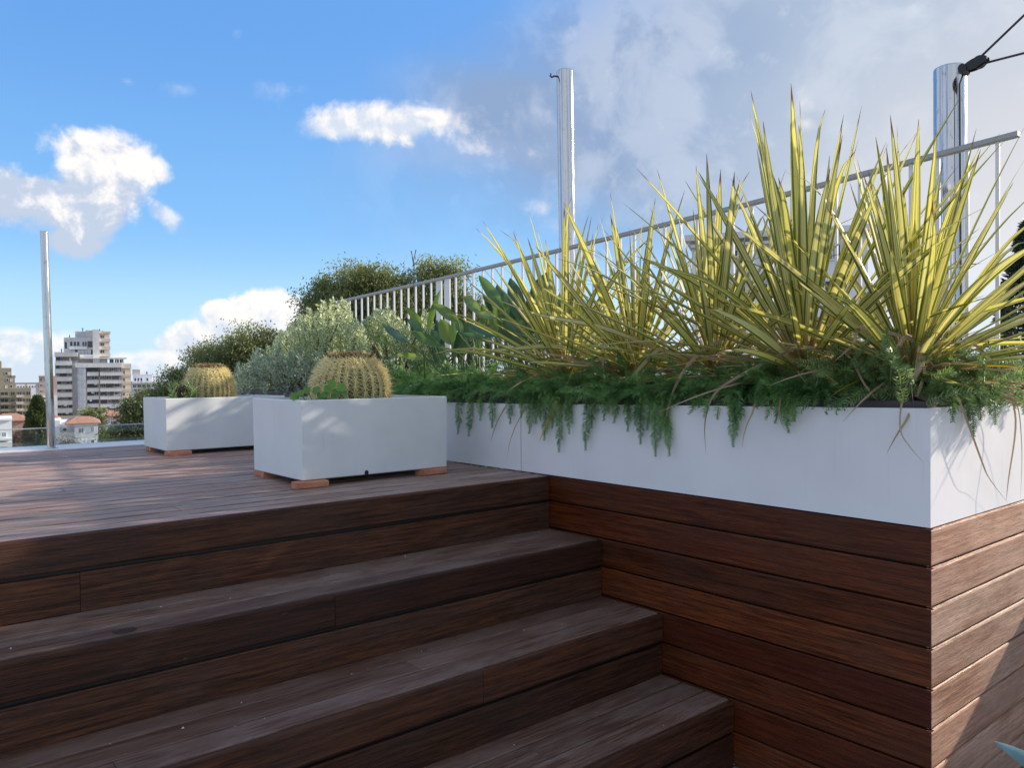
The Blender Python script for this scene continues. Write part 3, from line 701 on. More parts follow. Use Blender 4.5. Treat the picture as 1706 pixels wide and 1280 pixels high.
# fronds hanging over the rim, each a part of the nearest fern
def hang(px, py, face, extra=0, seed=0, m=FERN):
    if face == 'f':
        tip = at(px, py, 0, XP-.035); y = tip.y+random.uniform(-.03, .03); ztop = .50
        P = [(3.22, y+random.uniform(-.08, .08), ztop-.02), (3.08, y+.02, ztop+.03), (3.0, y, ztop+.005), (2.972, y, ztop-.07), (2.967, (y+tip.y)/2, (ztop+tip.z)/2-.02), (2.966, tip.y, tip.z)]
    else:
        tip = at(px, py, 1, YC-.035); x = tip.x+random.uniform(-.02, .04); ztop = .53
        P = [(x+.03, YC+.22, ztop), (x+.02, YC+.10, ztop+.04), (x+.01, YC+.0, ztop), (x, YC-.025, ztop-.07), (tip.x+.005, YC-.035, (ztop+tip.z)/2), (tip.x, YC-.038, tip.z)]
    par = min(ferns, key=lambda f: (Vector(f.location)-Vector(P[0])).length)
    # fine resample
    P = np.array(P); tt = np.linspace(0, 1, len(P)); t2 = np.linspace(0, 1, 24); C = np.stack([np.interp(t2, tt, P[:, i]) for i in range(3)], 1)
    for _ in range(2): C[1:-1] = (C[:-2]+2*C[1:-1]+C[2:])/4
    V, F = fern_arrays([C], needle=.037, k=9, step=.0088, wd=.0048, seed=seed)
    link('frond', mesh('frond', V-np.array(par.location), F), m, par)
H_ = [(763, 722), (781, 726), (820, 712), (800, 700), (882, 721), (893, 705), (907, 733), (920, 712), (931, 752), (942, 700), (948, 722), (975, 749), (985, 712), (1023, 704), (1006, 700), (1046, 718), (1058, 708), (1067, 739), (1078, 715), (1092, 759), (1100, 730), (1115, 759), (1108, 725), (1221, 743), (1228, 715), (1215, 700), (1292, 704), (1313, 720), (1322, 700), (850, 705), (868, 695), (900, 700)]
for i, (a, b_) in enumerate(H_): hang(a, b_, 'f', seed=i)
for i, (a, b_) in enumerate([(1586, 702), (1620, 725), (1612, 700), (1657, 706), (1648, 690), (1704, 689), (1632, 698), (1690, 680)]): hang(a, b_, 's', seed=50+i, m=FERNL)

# ------------------------------------------------------------------ paddle-leaved plants (bird of paradise)
def paddle(parent, base, tip, wpx_m, m, rootp, cup=.25, sag=.05, twist=0., stem_r=.006, normal=(-.7, -.55, .3)):
    b_ = Vector(base); t_ = Vector(tip); L = (t_-b_).length; dr = (t_-b_).normalized()
    nr = Vector(normal); nr = (nr-dr*nr.dot(dr)).normalized(); sd_ = dr.cross(nr)
    ca, sa = math.cos(twist), math.sin(twist); sd_, nr = sd_*ca+nr*sa, nr*ca-sd_*sa
    V = []; uv = []; n = 10
    for i in range(n+1):
        s = i/n; c = b_+dr*L*s-Vector((0, 0, 1))*sag*L*4*(s*s-s)*-1*.5
        wv = wpx_m*.5*(math.sin(math.pi*min(1, s**.78*.99+.01))**.75 if i < n else .01)
        for u_ in (-1, -.5, 0, .5, 1):
            ww = wv*u_*(1+.04*math.sin(9*s+u_)); V.append(tuple(c+sd_*ww+nr*(abs(u_)**1.5*wv*cup)-parent.location)); uv.append(((u_+1)/2, s))
    F = []
    for i in range(n):
        for k in range(4): a = i*5+k; F.append((a, a+1, a+6, a+5))
    leaf = link('leaf', mesh('leaf', V, F, uv, True), m, parent)
    r = Vector(rootp); mid = (r+b_)/2+Vector((0, 0, .03))-dr*.02
    pts = []
    for k in range(7):
        q = k/6; c = r*(1-q)**2+(mid+Vector((0, 0, .06)))*2*q*(1-q)+b_*q*q; pts.append(tuple(c-parent.location))
    # the midrib continues the stalk underneath
    pts += [tuple(b_+dr*L*.3-nr*.004-parent.location)]
    MB().tube(pts, [stem_r*(1-.07*k) for k in range(8)], 6).build('leaf_stalk', STEM, parent, smooth=True)
st1 = empty('bird_of_paradise', (3.32, 4.55, .42), label='paddle-leaved plant with broad glossy leaves, left, beside cream-leaved shrub', cat='plant', group='paddle-leaved plants in the planter')
st2 = empty('bird_of_paradise', (3.45, 3.95, .42), label='darker paddle-leaved plant with tall leaves, right, beside sword-leaved plants', cat='plant', group='paddle-leaved plants in the planter')
def c6(x, y): return 560+x/4.49, 400+y/4.49
PL = [(st1, (545, 770), (340, 620), 66, STRELD, 3.25), (st1, (770, 785), (560, 690), 80, STREL, 3.2), (st1, (665, 885), (440, 862), 52, STREL, 3.15),
      (st1, (640, 640), (520, 500), 60, STREL, 3.45), (st1, (650, 692), (530, 590), 60, STRELD, 3.4), (st1, (690, 692), (780, 370), 62, STREL, 3.35),
      (st1, (915, 612), (722, 475), 84, STREL, 3.25), (st1, (862, 785), (780, 590), 120, STREL, 3.3), (st1, (770, 770), (715, 670), 70, STRELD, 3.45),
      (st1, (910, 845), (745, 795), 34, STREL, 3.2), (st1, (418, 785), (265, 722), 34, STREL, 3.15), (st1, (950, 690), (900, 590), 70, STREL, 3.45), (st1, (600, 690), (560, 600), 50, STRELD, 3.6),
      (st2, (1080, 545), (955, 420), 80, STREL, 3.35), (st2, (1250, 500), (1065, 262), 90, STREL, 3.4), (st2, (1228, 722), (980, 625), 86, STRELD, 3.25),
      (st2, (1182, 770), (935, 692), 52, STREL, 3.2), (st2, (1200, 585), (1030, 535), 66, STREL, 3.3), (st2, (1400, 600), (1300, 282), 130, STRELD, 3.45),
      (st2, (1460, 450), (1620, 222), 110, STRELD, 3.55), (st2, (1400, 800), (1255, 580), 160, STRELD, 3.35), (st2, (1310, 468), (1215, 560), 60, STREL, 3.5),
      (st2, (1600, 640), (1545, 285), 110, STRELD, 3.6), (st2, (1170, 540), (1095, 410), 40, STRELD, 3.45), (st2, (1480, 700), (1440, 420), 120, STRELD, 3.6),
      (st2, (1600, 760), (1700, 480), 110, STRELD, 3.6), (st2, (1330, 640), (1360, 420), 90, STRELD, 3.6), (st2, (1130, 640), (1090, 470), 60, STREL, 3.6)]
for (pr, a, b_, wc, m, xp) in PL:
    A = at(*c6(*a), 0, xp); B = at(*c6(*b_), 0, xp+random.uniform(-.12, .05))
    dist = (A-CAM).dot(Fv); wm = wc/4.49/FPX*dist
    root = Vector(pr.location)+Vector((random.uniform(-.08, .12), random.uniform(-.22, .22), 0))
    paddle(pr, A, B, wm, m, root, cup=random.uniform(.25, .6), sag=random.uniform(-.03, .06), twist=random.uniform(-.35, .35))
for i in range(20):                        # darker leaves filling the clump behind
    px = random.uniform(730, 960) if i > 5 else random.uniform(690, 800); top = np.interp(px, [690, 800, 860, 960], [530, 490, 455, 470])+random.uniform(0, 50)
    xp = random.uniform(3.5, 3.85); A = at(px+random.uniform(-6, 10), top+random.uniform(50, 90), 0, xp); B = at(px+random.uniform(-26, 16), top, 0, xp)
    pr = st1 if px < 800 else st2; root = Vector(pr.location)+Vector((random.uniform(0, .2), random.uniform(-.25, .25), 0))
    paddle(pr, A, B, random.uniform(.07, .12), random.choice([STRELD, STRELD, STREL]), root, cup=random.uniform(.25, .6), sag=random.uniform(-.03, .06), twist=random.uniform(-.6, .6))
for pr, n in ((st1, 16), (st2, 16)):
    for k in range(n):                     # bare upright stalks at the base
        r0 = Vector((random.uniform(-.15, .15), random.uniform(-.3, .3), 0)); L = random.uniform(.25, .5)
        MB().tube([tuple(r0), tuple(r0+Vector((random.uniform(-.05, .05), random.uniform(-.06, .06), L*.6))), tuple(r0+Vector((random.uniform(-.12, .12), random.uniform(-.18, .18), L)))], [.009, .007, .003], 5).build('leaf_stalk', STEM, pr, smooth=True)

np_ = at(1414, 606, 0, 3.36); tp_ = empty('plant_pot', tuple(np_-Vector((0, 0, .07))), label='black round plant pot lying half hidden between the two sword-leaved plants nearest the corner', cat='pot')
mb = MB(); nn_ = 28
for r_, z in ((.055, 0), (.075, .12), (.084, .122), (.084, .142), (.077, .142), (.072, .06)): mb.V += [(r_*math.cos(2*math.pi*k/nn_), r_*math.sin(2*math.pi*k/nn_), z) for k in range(nn_)]
for i in range(5): mb.F += [(i*nn_+k, i*nn_+(k+1) % nn_, (i+1)*nn_+(k+1) % nn_, (i+1)*nn_+k) for k in range(nn_)]
mb.F += [tuple(5*nn_+k for k in range(nn_)), tuple(reversed(range(nn_)))]
po_ = mb.build('pot_shell', BLACK, tp_); po_.rotation_euler = (R(18), R(-14), 0)
pa_, pb_ = at(1462, 655, 0, 3.06), at(1500, 652, 0, 3.12)
PIPE = noisy('brown_irrigation_hose', (.20, .12, .07), (.28, .18, .11), 20, .5, 0)
MB().tube([tuple(pa_-Vector((0, 0, .05))), tuple(pa_), tuple((pa_+pb_)/2+Vector((0, 0, .016))), tuple(pb_), tuple(pb_-Vector((-.03, 0, .06)))], .011, 8).build('irrigation_hose', PIPE, smooth=True, label='short loop of brown irrigation hose behind the planter rim near the corner', cat='hose')
# ------------------------------------------------------------------ shrubs and trees made of leaf faces
def leaf_cloud(centers, dirs, lens, widths, seed=0, uvs=True, normal_jit=1.):
    """pointed leaf = 2 triangles pairs (4 verts, folded), numpy"""
    g = np.random.default_rng(seed); n = len(centers)
    d_ = dirs/np.linalg.norm(dirs, axis=1)[:, None]; rn = g.normal(size=(n, 3)); sd_ = np.cross(d_, rn); sd_ /= np.linalg.norm(sd_, axis=1)[:, None]+1e-9
    L = lens[:, None]; W = widths[:, None]*.5
    V = np.stack([centers, centers+d_*L*.5-sd_*W, centers+d_*L, centers+d_*L*.5+sd_*W], 1).reshape(-1, 3)
    i_ = np.arange(n)[:, None]*4; F = np.concatenate([i_, i_+1, i_+2, i_+3], 1)
    uv = np.tile(np.array([[.5, 0], [0, .5], [.5, 1], [1, .5]]), (n, 1))
    return V, F, uv
def shoot_shrub(name, base, shoots, m, label, cat, seed, leafL=.035, leafW=.017, per=26, stem_m=None, up=.8, lenr=(.18, .34), grp=None, jit=.35):
    """shoots: list of tip points; leaves spiral along the last stretch of each shoot"""
    g = np.random.default_rng(seed); B = np.array(base); C = []; D = []; mb = MB()
    for tp in shoots:
        tp = np.array(tp); L = g.uniform(*lenr)
        inward = B-tp; inward /= np.linalg.norm(inward); ax = -inward*(1-up)+np.array([0, 0, up])+g.normal(size=3)*.18; ax /= np.linalg.norm(ax)
        for k in range(per):
            s = k/per; c = tp-ax*L*s; q = k*2.4+g.random()*.5
            a = np.cross(ax, [1, 0, .1]); a /= np.linalg.norm(a); b_ = np.cross(ax, a)
            rad = a*math.cos(q)+b_*math.sin(q)
            C.append(c); D.append(rad*.8+ax*(.9-.4*s)+g.normal(size=3)*jit*.4)
    C = np.array(C); D = np.array(D)
    t = empty(name, base, label=label, cat=cat, group=grp)
    V, F, uv = leaf_cloud(C, D, g.uniform(.7, 1.15, len(C))*leafL, g.uniform(.75, 1.1, len(C))*leafW, seed)
    link('foliage', mesh('foliage', V-B, F, uv), m, t, kind='stuff')
    for k in range(0, len(shoots), max(1, len(shoots)//40)):
        tp = np.array(shoots[k])-B; mb.tube([(tp[0]*.05, tp[1]*.05, 0), tuple(tp*.5+np.array([0, 0, .05])), tuple(tp*.97)], [.01, .006, .002], 5)
    mb.build('stem', BARK, t)
    return t
def env_shoots(outline, n, xr, seed, axis=0, fill=1.6):
    """random points under a skyline given in pixels at a plane; depth spread over xr"""
    r_ = random.Random(seed); out = []
    x0, x1 = outline[0][0], outline[-1][0]; base = outline_base
    while len(out) < n:
        px = r_.uniform(x0, x1)
        top = np.interp(px, [p[0] for p in outline], [p[1] for p in outline])
        py = top+(base-top)*r_.random()**fill
        out.append(tuple(at(px, py, axis, r_.uniform(*xr))))
    return out
outline_base = 655
sh = env_shoots([(560, 525), (572, 505), (600, 545), (625, 520), (648, 512), (670, 540), (690, 545), (710, 520), (735, 565), (745, 600)], 300, (3.5, 3.85), 5)
shoot_shrub('variegated_shrub', tuple(at(660, 655, 0, 3.5)), sh, VARIEG, 'cream-edged pale green shrub nearest the paddle-leaved plants, against the railing', 'shrub', 8, .058, .026, grp='pale shrubs at the far end of the planter')
sh = env_shoots([(405, 612), (440, 590), (475, 545), (500, 530), (520, 510), (560, 498), (575, 500), (590, 530), (620, 560)], 420, (3.2, 3.75), 6)
shoot_shrub('variegated_shrub', tuple(at(520, 655, 0, 3.5)), sh, VARIEG, 'large cream-edged pale green shrub rising behind the nearer cactus box', 'shrub', 9, .052, .022, grp='pale shrubs at the far end of the planter')
sh = env_shoots([(385, 640), (398, 604), (412, 612), (428, 578), (440, 596), (462, 566), (478, 590), (500, 574), (515, 596), (540, 580), (556, 606), (590, 612), (610, 640)], 460, (2.95, 3.45), 7, 0, 1.25)
shoot_shrub('blue_grey_shrub', tuple(at(480, 658, 0, 3.1)), sh, BLUEG, 'low blue-grey dense shrub between the two cactus boxes', 'shrub', 10, .050, .016, 20, up=.5)
# small green plants in the farther box
sh = [tuple(at(random.uniform(285, 325), random.uniform(640, 662), 1, random.uniform(6.1, 6.4))) for _ in range(40)]
shoot_shrub('grassy_seedling', tuple(at(300, 663, 1, 6.2)), sh, FERNL, 'tuft of green narrow leaves left of the smaller cactus', 'plant', 14, .06, .008, 10, up=.7, lenr=(.03, .08))

# ------------------------------------------------------------------ railing, poles, balustrade
XR = 4.45
ra = at(560, 503.5, 0, XR); rb = at(1698, 222, 0, XR)
rail = empty('railing', (XR, ra.y, 0), label='white baluster railing with grey top rail running behind the planter', cat='railing')
def zr(y):                                  # rail height along the run, three straight spans as in the photograph
    K = [at(px, py, 0, XR) for px, py in ((560, 503.5), (740, 463), (927, 418), (1250, 339), (1698, 222))]
    return float(np.interp(-y, [-k.y for k in K], [k.z for k in K]))
ys = np.linspace(ra.y, rb.y, 24)
mb = MB()
for a, b_ in zip(ys, ys[1:]):
    n0 = len(mb.V)
    for yy in (a, b_):
        z = zr(yy); mb.V += [(-.025, yy-ra.y, z-.014), (.025, yy-ra.y, z-.014), (.025, yy-ra.y, z+.010), (-.025, yy-ra.y, z+.010)]
    mb.F += [(n0+i, n0+4+i, n0+4+(i+1) % 4, n0+(i+1) % 4) for i in range(4)]
n0 = len(mb.V); mb.F += [(0, 1, 2, 3), (n0-1, n0-2, n0-3, n0-4)]
mb.build('top_rail', RAILG, rail)
nb = int((ra.y-rb.y)/.1425); bz = .30
for i in range(nb+1):
    yy = ra.y-.06-i*.1425
    if yy < rb.y+.02: break
    z = zr(yy)-.014
    wide = abs(yy-at(736, 470, 0, XR).y) < .07 or abs(yy-at(752, 470, 0, XR).y) < .07
    hw = .045 if wide else .0085
    MB().box(-.008, .008, -hw, hw, bz, z).build('baluster', RAILW, rail, loc=(0, yy-ra.y, 0))
z = .36
MB().box(-.02, .02, rb.y-ra.y, 0, .27, .30).build('bottom_rail', RAILG, rail)
MB().box(4.30, 4.62, YC+.03, 13.0, -.60, .26).build('parapet', LEDGE, label='low white parapet carrying the white railing behind the planter', cat='wall')
def pole(px, top, axis, val, rad, zb, label, hook=None):
    p = at(px, top, axis, val)
    t = empty('steel_pole', (p.x, p.y, zb), label=label, cat='pole', group='polished steel poles around the terrace')
    h = p.z-zb; seg = 32; mb = MB()
    prof = [(rad, 0), (rad, h-.012), (rad*.97, h-.004), (rad*.9, h), (rad*.86, h), (rad*.86, h-.05)]
    for r_, z in prof:
        mb.V += [(r_*math.cos(2*math.pi*k/seg), r_*math.sin(2*math.pi*k/seg), z) for k in range(seg)]
    for i in range(len(prof)-1): mb.F += [(i*seg+k, i*seg+(k+1) % seg, (i+1)*seg+(k+1) % seg, (i+1)*seg+k) for k in range(seg)]
    mb.F.append(tuple((len(prof)-1)*seg+k for k in range(seg)))
    sh_ = mb.build('tube', STEEL, t, smooth=False)
    for pl in sh_.data.polygons: pl.use_smooth = len(pl.vertices) == 4
    return t, p
tl, pl_ = pole(80, 386, 1, 7.30, .030, 0.0, 'slim steel pole standing alone at the far deck edge, leftmost')
tl.rotation_euler = (R(-.3), R(-.9), 0)
MB().tube([(0, 0, 0), (0, 0, .012)], .05, 20).build('base_plate', STEEL, tl)
XPOLE = 4.82
tm, pm = pole(946, 119, 0, XPOLE, .074, -.5, 'tall steel pole with small hook rising behind the railing mid-way')
tm.rotation_euler = (0, R(-.55), 0)
e_ = pm.z+.5
MB().tube([(-.07, .02, e_-.06), (-.10, .03, e_-.06), (-.125, .035, e_-.075), (-.14, .04, e_-.062), (-.13, .04, e_-.045)], .008, 8).build('hook', ROPE, tm, smooth=True)
tr_, pr_ = pole(1584, 113, 0, XPOLE, .086, -.5, 'thick steel pole with pulley and ropes, nearest, rightmost')
tr_.rotation_euler = (0, R(-.2), 0)
hp = at(1606, 122, 0, XPOLE-.10)
MB().tube([tuple(hp-Vector(tr_.location)), tuple(at(1600, 140, 0, XPOLE-.10)-Vector(tr_.location)), tuple(at(1601, 420, 0, XPOLE-.10)-Vector(tr_.location)), tuple(at(1602, 620, 0, XPOLE-.10)-Vector(tr_.location))], .006, 6).build('halyard', ROPE, tr_, smooth=True)
# pulley block
pb = at(1624, 107, 0, XPOLE-.12)
pul = empty('pulley_block', tuple(pb), label='black pulley block shackled to the top of the nearest steel pole', cat='pulley')
ax = (at(1640, 100, 0, XPOLE-.12)-at(1608, 116, 0, XPOLE-.12)).normalized(); nx = Vector((-1, 0, 0)); nz_ = ax.cross(nx).normalized()
def disc(cx, r1, r2, th, off, m, name):
    mb = MB(); n = 18; C = ax*cx
    for s_ in (-1, 1): mb.V += [tuple(C+ax*r1*math.cos(q)+nz_*r2*math.sin(q)+nx*(off+s_*th/2)) for q in [2*math.pi*i/n for i in range(n)]]
    mb.F = [tuple(range(n)), tuple(range(2*n-1, n-1, -1))]+[(i, n+i, n+(i+1) % n, (i+1) % n) for i in range(n)]
    mb.build(name, m, pul)
disc(.006, .064, .027, .008, .02, BLACK, 'cheek'); disc(.006, .064, .027, .008, -.02, BLACK, 'cheek'); disc(.024, .034, .034, .028, 0, BLACK, 'sheave'); disc(-.055, .022, .028, .062, 0, BLACK, 'swivel')
disc(.0, .008, .008, .046, 0, STEEL, 'axle')
MB().tube([tuple(-ax*.045+nz_*.012), tuple(-ax*.075+nz_*.014), tuple(-ax*.09), tuple(-ax*.075-nz_*.014), tuple(-ax*.045-nz_*.012)], .005, 8).build('shackle', STEEL, pul, smooth=True)
for (px, py, s0, nm) in ((1706, 25, (1632, 96), 'upper black sail rope running up right from the pulley'), (1706, 88, (1640, 105), 'lower black sail rope running right from the pulley')):
    a = at(*s0, 0, XPOLE-.12); b_ = at(px, py, 0, XPOLE-.12); k = (-3.2-a.y)/(b_.y-a.y); e = a+(b_-a)*k
    MB().tube([tuple(a), tuple(a+(b_-a)*k*.5), tuple(e)], .0062, 6).build('sail_rope', ROPE, smooth=True, label=nm, cat='rope', group='sail ropes from the pulley')
# mast beyond the picture that carries the ropes
MB().tube([(XPOLE-.12, -3.25, -.5), (XPOLE-.12, -3.25, 8.0)], .07, 20).build('sail_mast', STEEL, smooth=True, label='steel mast out of the picture that holds the sail ropes', cat='mast')

# ledge and glass beyond the deck
MB().box(XL, XP-.002, DECK_Y1+.004, 7.66, -.6, .005).build('terrace_ledge', LEDGE, kind='structure')
gb = empty('glass_balustrade', (0, 7.60, 0), label='clear glass balustrade with thin steel top edge beyond the deck', cat='balustrade')
for a, b_ in ((-4.0, -1.4), (-1.39, 1.21), (1.22, 2.98)):
    MB().box(a, b_, -.005, .005, -.3, .152).build('pane', GLASS, gb)
    MB().box(a, b_, -.008, .008, .152, .160).build('top_edge', RAILG, gb)
MB().box(XL-3, 4.9, -8, DECK_Y1+.5, -12.4, -1.52).build('terrace_building', LEDGE, label='white building mass under the roof terrace', cat='building')
MB().box(4.28, 4.42, -2.6, YC-.06, -1.2, -.37).build('shade_caster', LEDGE, label='low white wall out of the picture to the right of the planter', cat='wall')  # unseen block, added to cast the slanting shade on the side cladding

# agave on the lower floor
def agave(x, y, z):
    t = empty('agave', (x, y, z), label='blue-green agave leaf tips at lower right before the cladding', cat='plant')
    return t
ag = agave(3.35, .80, -1.2)
POT = noisy('agave_pot', (.30, .29, .28), (.36, .35, .33), 8, .8, .2)
mb = MB(); prof = [(.12, 0), (.17, .20), (.18, .20), (.165, .22), (.15, .22), (.14, .17)]
for r_, z in prof: mb.V += [(r_*math.cos(2*math.pi*k/24), r_*math.sin(2*math.pi*k/24), z) for k in range(24)]
for i in range(5): mb.F += [(i*24+k, i*24+(k+1) % 24, (i+1)*24+(k+1) % 24, (i+1)*24+k) for k in range(24)]
mb.F.append(tuple(5*24+k for k in range(24)))
mb.build('pot', POT, ag)
atip = at(1656, 1236, 1, .93)
ab = Vector((3.33, .82, -1.0)); v = atip-ab
ribbon('leaf', ag, [ab, ab+v*.35+Vector((.03, 0, .02)), ab+v*.7+Vector((.02, 0, .01)), atip], .085, AGAVE, taper=True)
for k in range(16):
    th = R(25+50*(k/16)); az = k*2.4
    if abs((az % 6.283)-math.pi*.75) < .5: continue
    V, F, uv = sword_mesh(.26, .07, th, az, R(12), 0, start=(.02*math.cos(az), .02*math.sin(az), .19), fold=.35)
    link('leaf', mesh('leaf', V, F, uv, True), AGAVE, ag)

# ------------------------------------------------------------------ ground, city, trees
GZ = -12.4
GROUND = noisy('town_ground', (.10, .10, .075), (.17, .16, .13), .05, .9, 0)
MB().box(-2500, 2500, -2500, 2500, GZ-1, GZ).build('ground', GROUND, kind='structure')
def plain(name, c, rough=.8):
    c2 = tuple(max(0, v*.86) for v in c); return noisy(name, c, c2, .6, rough, 0)
C_GREY = plain('grey_render', (.60, .59, .60)); C_LGREY = plain('pale_grey_render', (.76, .75, .75)); C_BEIGE = plain('beige_render', (.68, .61, .53))
C_OLIVE = plain('olive_render', (.33, .30, .22)); C_PINK = plain('pink_render', (.55, .40, .38)); C_WHITE = plain('white_render', (.84, .86, .90)); C_SHAFT = plain('blue_grey_panel', (.50, .54, .62))
C_TILE, T, b = mat('roof_tile', .85)
o = T.coord(); xx, yy_, zz = T.sep(o); wv = T.m('SINE', T.m('MULTIPLY', xx, 50.))
T.put(b.inputs['Base Color'], T.mix(T.ramp(T.noise(o, 2.2, 6), .3, .7), (.33, .15, .10), (.45, .27, .20))); T.put(b.inputs['Normal'], T.bump(wv, .6, .08))
C_GL, T, b = mat('window_glass', .12, (.045, .06, .08)); C_DARK = plain('dark_recess', (.11, .11, .12)); C_SHUT = plain('shutter', (.20, .21, .17)); C_TERR = plain('terracotta_wall', (.50, .33, .25))
def c1x(X_): return X_/4.923
def c1y(Y_): return 520+Y_/4.923
class Bld:
    """building drawn in its own frame: x to the right, y away from the viewer, z up; crop coordinates give metres at its distance"""
    def __init__(s, name, xc, D, label, grp=None, yaw=0., cat='building', crop=True):
        px = c1x(xc) if crop else xc; s.D = D; s.xc = px; s.crop = crop
        d_ = ray(px, 632); h = Vector((d_.x, d_.y, 0)); p = Vector((0, 0, 0))+h*(D/ d_.dot(Fv)); s.k = D/FPX
        s.hz = float((CAM.z-CAM.z))
        ang = math.atan2(h.y, h.x)-math.pi/2
        s.e = empty(name, (p.x, p.y, GZ), ang+yaw, label=label, cat=cat, group=grp); s.ps = (h.length); s.hpx = 640+math.tan(PITCH)*FPX+(px-853)*math.tan(-ROLL)*-1
        q = ray(px, 640); s.sl = 1.0/ math.cos(math.atan((px-853)/FPX))
        # horizon row for this column
        lo, hi = 560, 700
        for _ in range(40):
            m_ = (lo+hi)/2
            if ray(px, m_).z > 0: lo = m_
            else: hi = m_
        s.hz = lo
    def x(s, X_): return ((c1x(X_) if s.crop else X_)-s.xc)*s.k/ s.sl*1.0
    def z(s, Y_): return (s.hz-(c1y(Y_) if s.crop else Y_))*s.k+CH-GZ
    def box(s, X0, X1, Y0_, Y1_, y0=0, dep=12, m=C_GREY, name='block', par=None):
        zb = 0 if Y1_ is None else s.z(Y1_)
        return MB().box(s.x(X0), s.x(X1), y0, y0+dep, zb, s.z(Y0_)).build(name, m, par or s.e)
    def win(s, X0, X1, Y0_, Y1_, y0=0, frame=C_LGREY, bars=1, glass=C_GL):
        x0, x1, z0, z1 = s.x(X0), s.x(X1), s.z(Y1_), s.z(Y0_)
        t = .10
        mb = MB().box(x0, x1, y0-.06, y0+.02, z0-t*0, z0+t).box(x0, x1, y0-.06, y0+.02, z1-t, z1).box(x0, x0+t, y0-.06, y0+.02, z0+t, z1-t).box(x1-t, x1, y0-.06, y0+.02, z0+t, z1-t)
        for k in range(bars):
            xm = x0+(x1-x0)*(k+1)/(bars+1); mb.box(xm-t*.45, xm+t*.45, y0-.055, y0+.015, z0+t, z1-t)
        f = mb.build('window', frame, s.e)
        MB().box(x0+t*.5, x1-t*.5, y0-.012, y0+.008, z0+t*.5, z1-t*.5).build('pane', glass, f)
def flats(s, X0, X1, rows_, y0, m, balc=1.6, nwin=3, awn=False, seed=0, glassy=True):
    """rows_: (Ytop opening, Ybottom opening) ; parapet fills until next row"""
    r_ = random.Random(seed); W_ = X1-X0
    for i, (ya, yb) in enumerate(rows_):
        s.box(X0, X1, ya, yb, y0+.9, .3, C_DARK, 'loggia')
        segs = nwin; a = X0+W_*.03
        while a < X1-W_*.08:
            wdt = W_*r_.uniform(.5, 1.2)/nwin; b2_ = min(a+wdt, X1-W_*.03)
            if r_.random() < .75: s.win(a, b2_, ya+2, yb-1, y0+.84, bars=r_.choice([0, 1, 2]), frame=r_.choice([C_LGREY, C_GREY, C_BEIGE]), glass=r_.choice([C_GL, C_GL, C_DARK]))
            a = b2_+W_*r_.uniform(.02, .08)
        nxt = rows_[i+1][0] if i+1 < len(rows_) else yb+(yb-ya)*1.1
        s.box(X0-2, X1+2, yb, nxt, y0-.35, 1.6, m, 'balcony')
        if r_.random() < .55:
            a = X0+W_*r_.uniform(.05, .6); s.box(a, a+W_*r_.uniform(.15, .3), ya-1, ya+(yb-ya)*r_.uniform(.25, .5), y0-.3, .12, r_.choice([C_WHITE, C_BEIGE, C_GREY]), 'awning')
        if r_.random() < .6:
            a = X0+W_*r_.uniform(.05, .8); s.box(a, a+W_*.09, yb-6, yb+1, y0+.1, .5, r_.choice([C_SHUT, C_TERR, C_OLIVE]), 'balcony_plant')
        s.box(X0-2, X1+2, yb+1, yb+3, y0-.39, .04, C_DARK, 'handrail')
t_rows = [(455+i*65.5, 491+i*65.5) for i in range(6)]
tw = Bld('apartment_tower', 760, 270, 'tall stepped grey and beige apartment tower with balcony rows, highest building')
tw.box(455, 1008, 420, None, 3, 16, C_GREY); tw.box(1006, 1085, 424, None, 5, 14, C_BEIGE)
flats(tw, 462, 590, [(372+i*64.5, 398+i*64.5) for i in range(8)], 1.8, C_LGREY, seed=1)
tw.box(455, 640, 330, 366, .9, 14, C_GREY, 'parapet'); tw.box(588, 640, 400, None, 4, .2, C_SHAFT, 'recess')
for i in range(7): tw.box(592, 632, 448+i*63, 484+i*63, 3.9, .12, C_DARK, 'opening'); tw.box(592, 634, 484+i*63, 505+i*63, 3.2, .9, C_LGREY, 'balcony')
tw.box(636, 706, 440, None, .8, 3, C_SHAFT, 'stair_shaft')
for i in range(7): tw.win(652, 664, 470+i*56, 500+i*56, .8, bars=0, glass=C_SHAFT); tw.win(676, 690, 470+i*56, 500+i*56, .8, bars=0, glass=C_SHAFT)
flats(tw, 716, 808, [(459+i*65.3, 490+i*65.3) for i in range(6)], 1.4, C_LGREY, seed=2, nwin=2)
flats(tw, 822, 1000, [(457+i*66.2, 490+i*66.2) for i in range(6)], 1.0, C_LGREY, seed=3, nwin=4)
tw.box(620, 1003, 418, 455, .7, 5, C_LGREY, 'parapet')
for i in range(6):
    tw.win(1014, 1038, 480+i*62, 512+i*62, 5, bars=1); tw.box(1040, 1086, 510+i*62, 532+i*62, 3.8, 1.3, C_BEIGE, 'balcony')
tw.box(1000, 1088, 424, 462, 3.6, 3, C_BEIGE, 'parapet')
tw.box(655, 1050, 372, 381, 2.4, 10, C_LGREY, 'roof_slab')
for X_ in (700, 745, 800, 850, 905, 950, 990): tw.win(X_, X_+36, 384, 416, 6.2, bars=1, glass=C_GL)
tw.box(820, 880, 382, 420, 5.8, 5, C_LGREY, 'penthouse')
for X_ in (960, 1015): tw.box(X_, X_+6, 381, 420, 2.8, .5, C_BEIGE, 'column')
tw.box(527, 772, 205, 420, 6, 11, C_GREY, 'upper_block'); tw.box(620, 770, 152, 205, 7, 8, C_GREY, 'penthouse'); tw.box(705, 770, 143, 205, 6.4, 3, C_GREY, 'penthouse')
tw.box(765, 822, 137, 420, 4.6, 10, C_LGREY, 'lift_shaft'); tw.box(822, 908, 152, 380, 6.2, 9, C_BEIGE, 'corner_block')
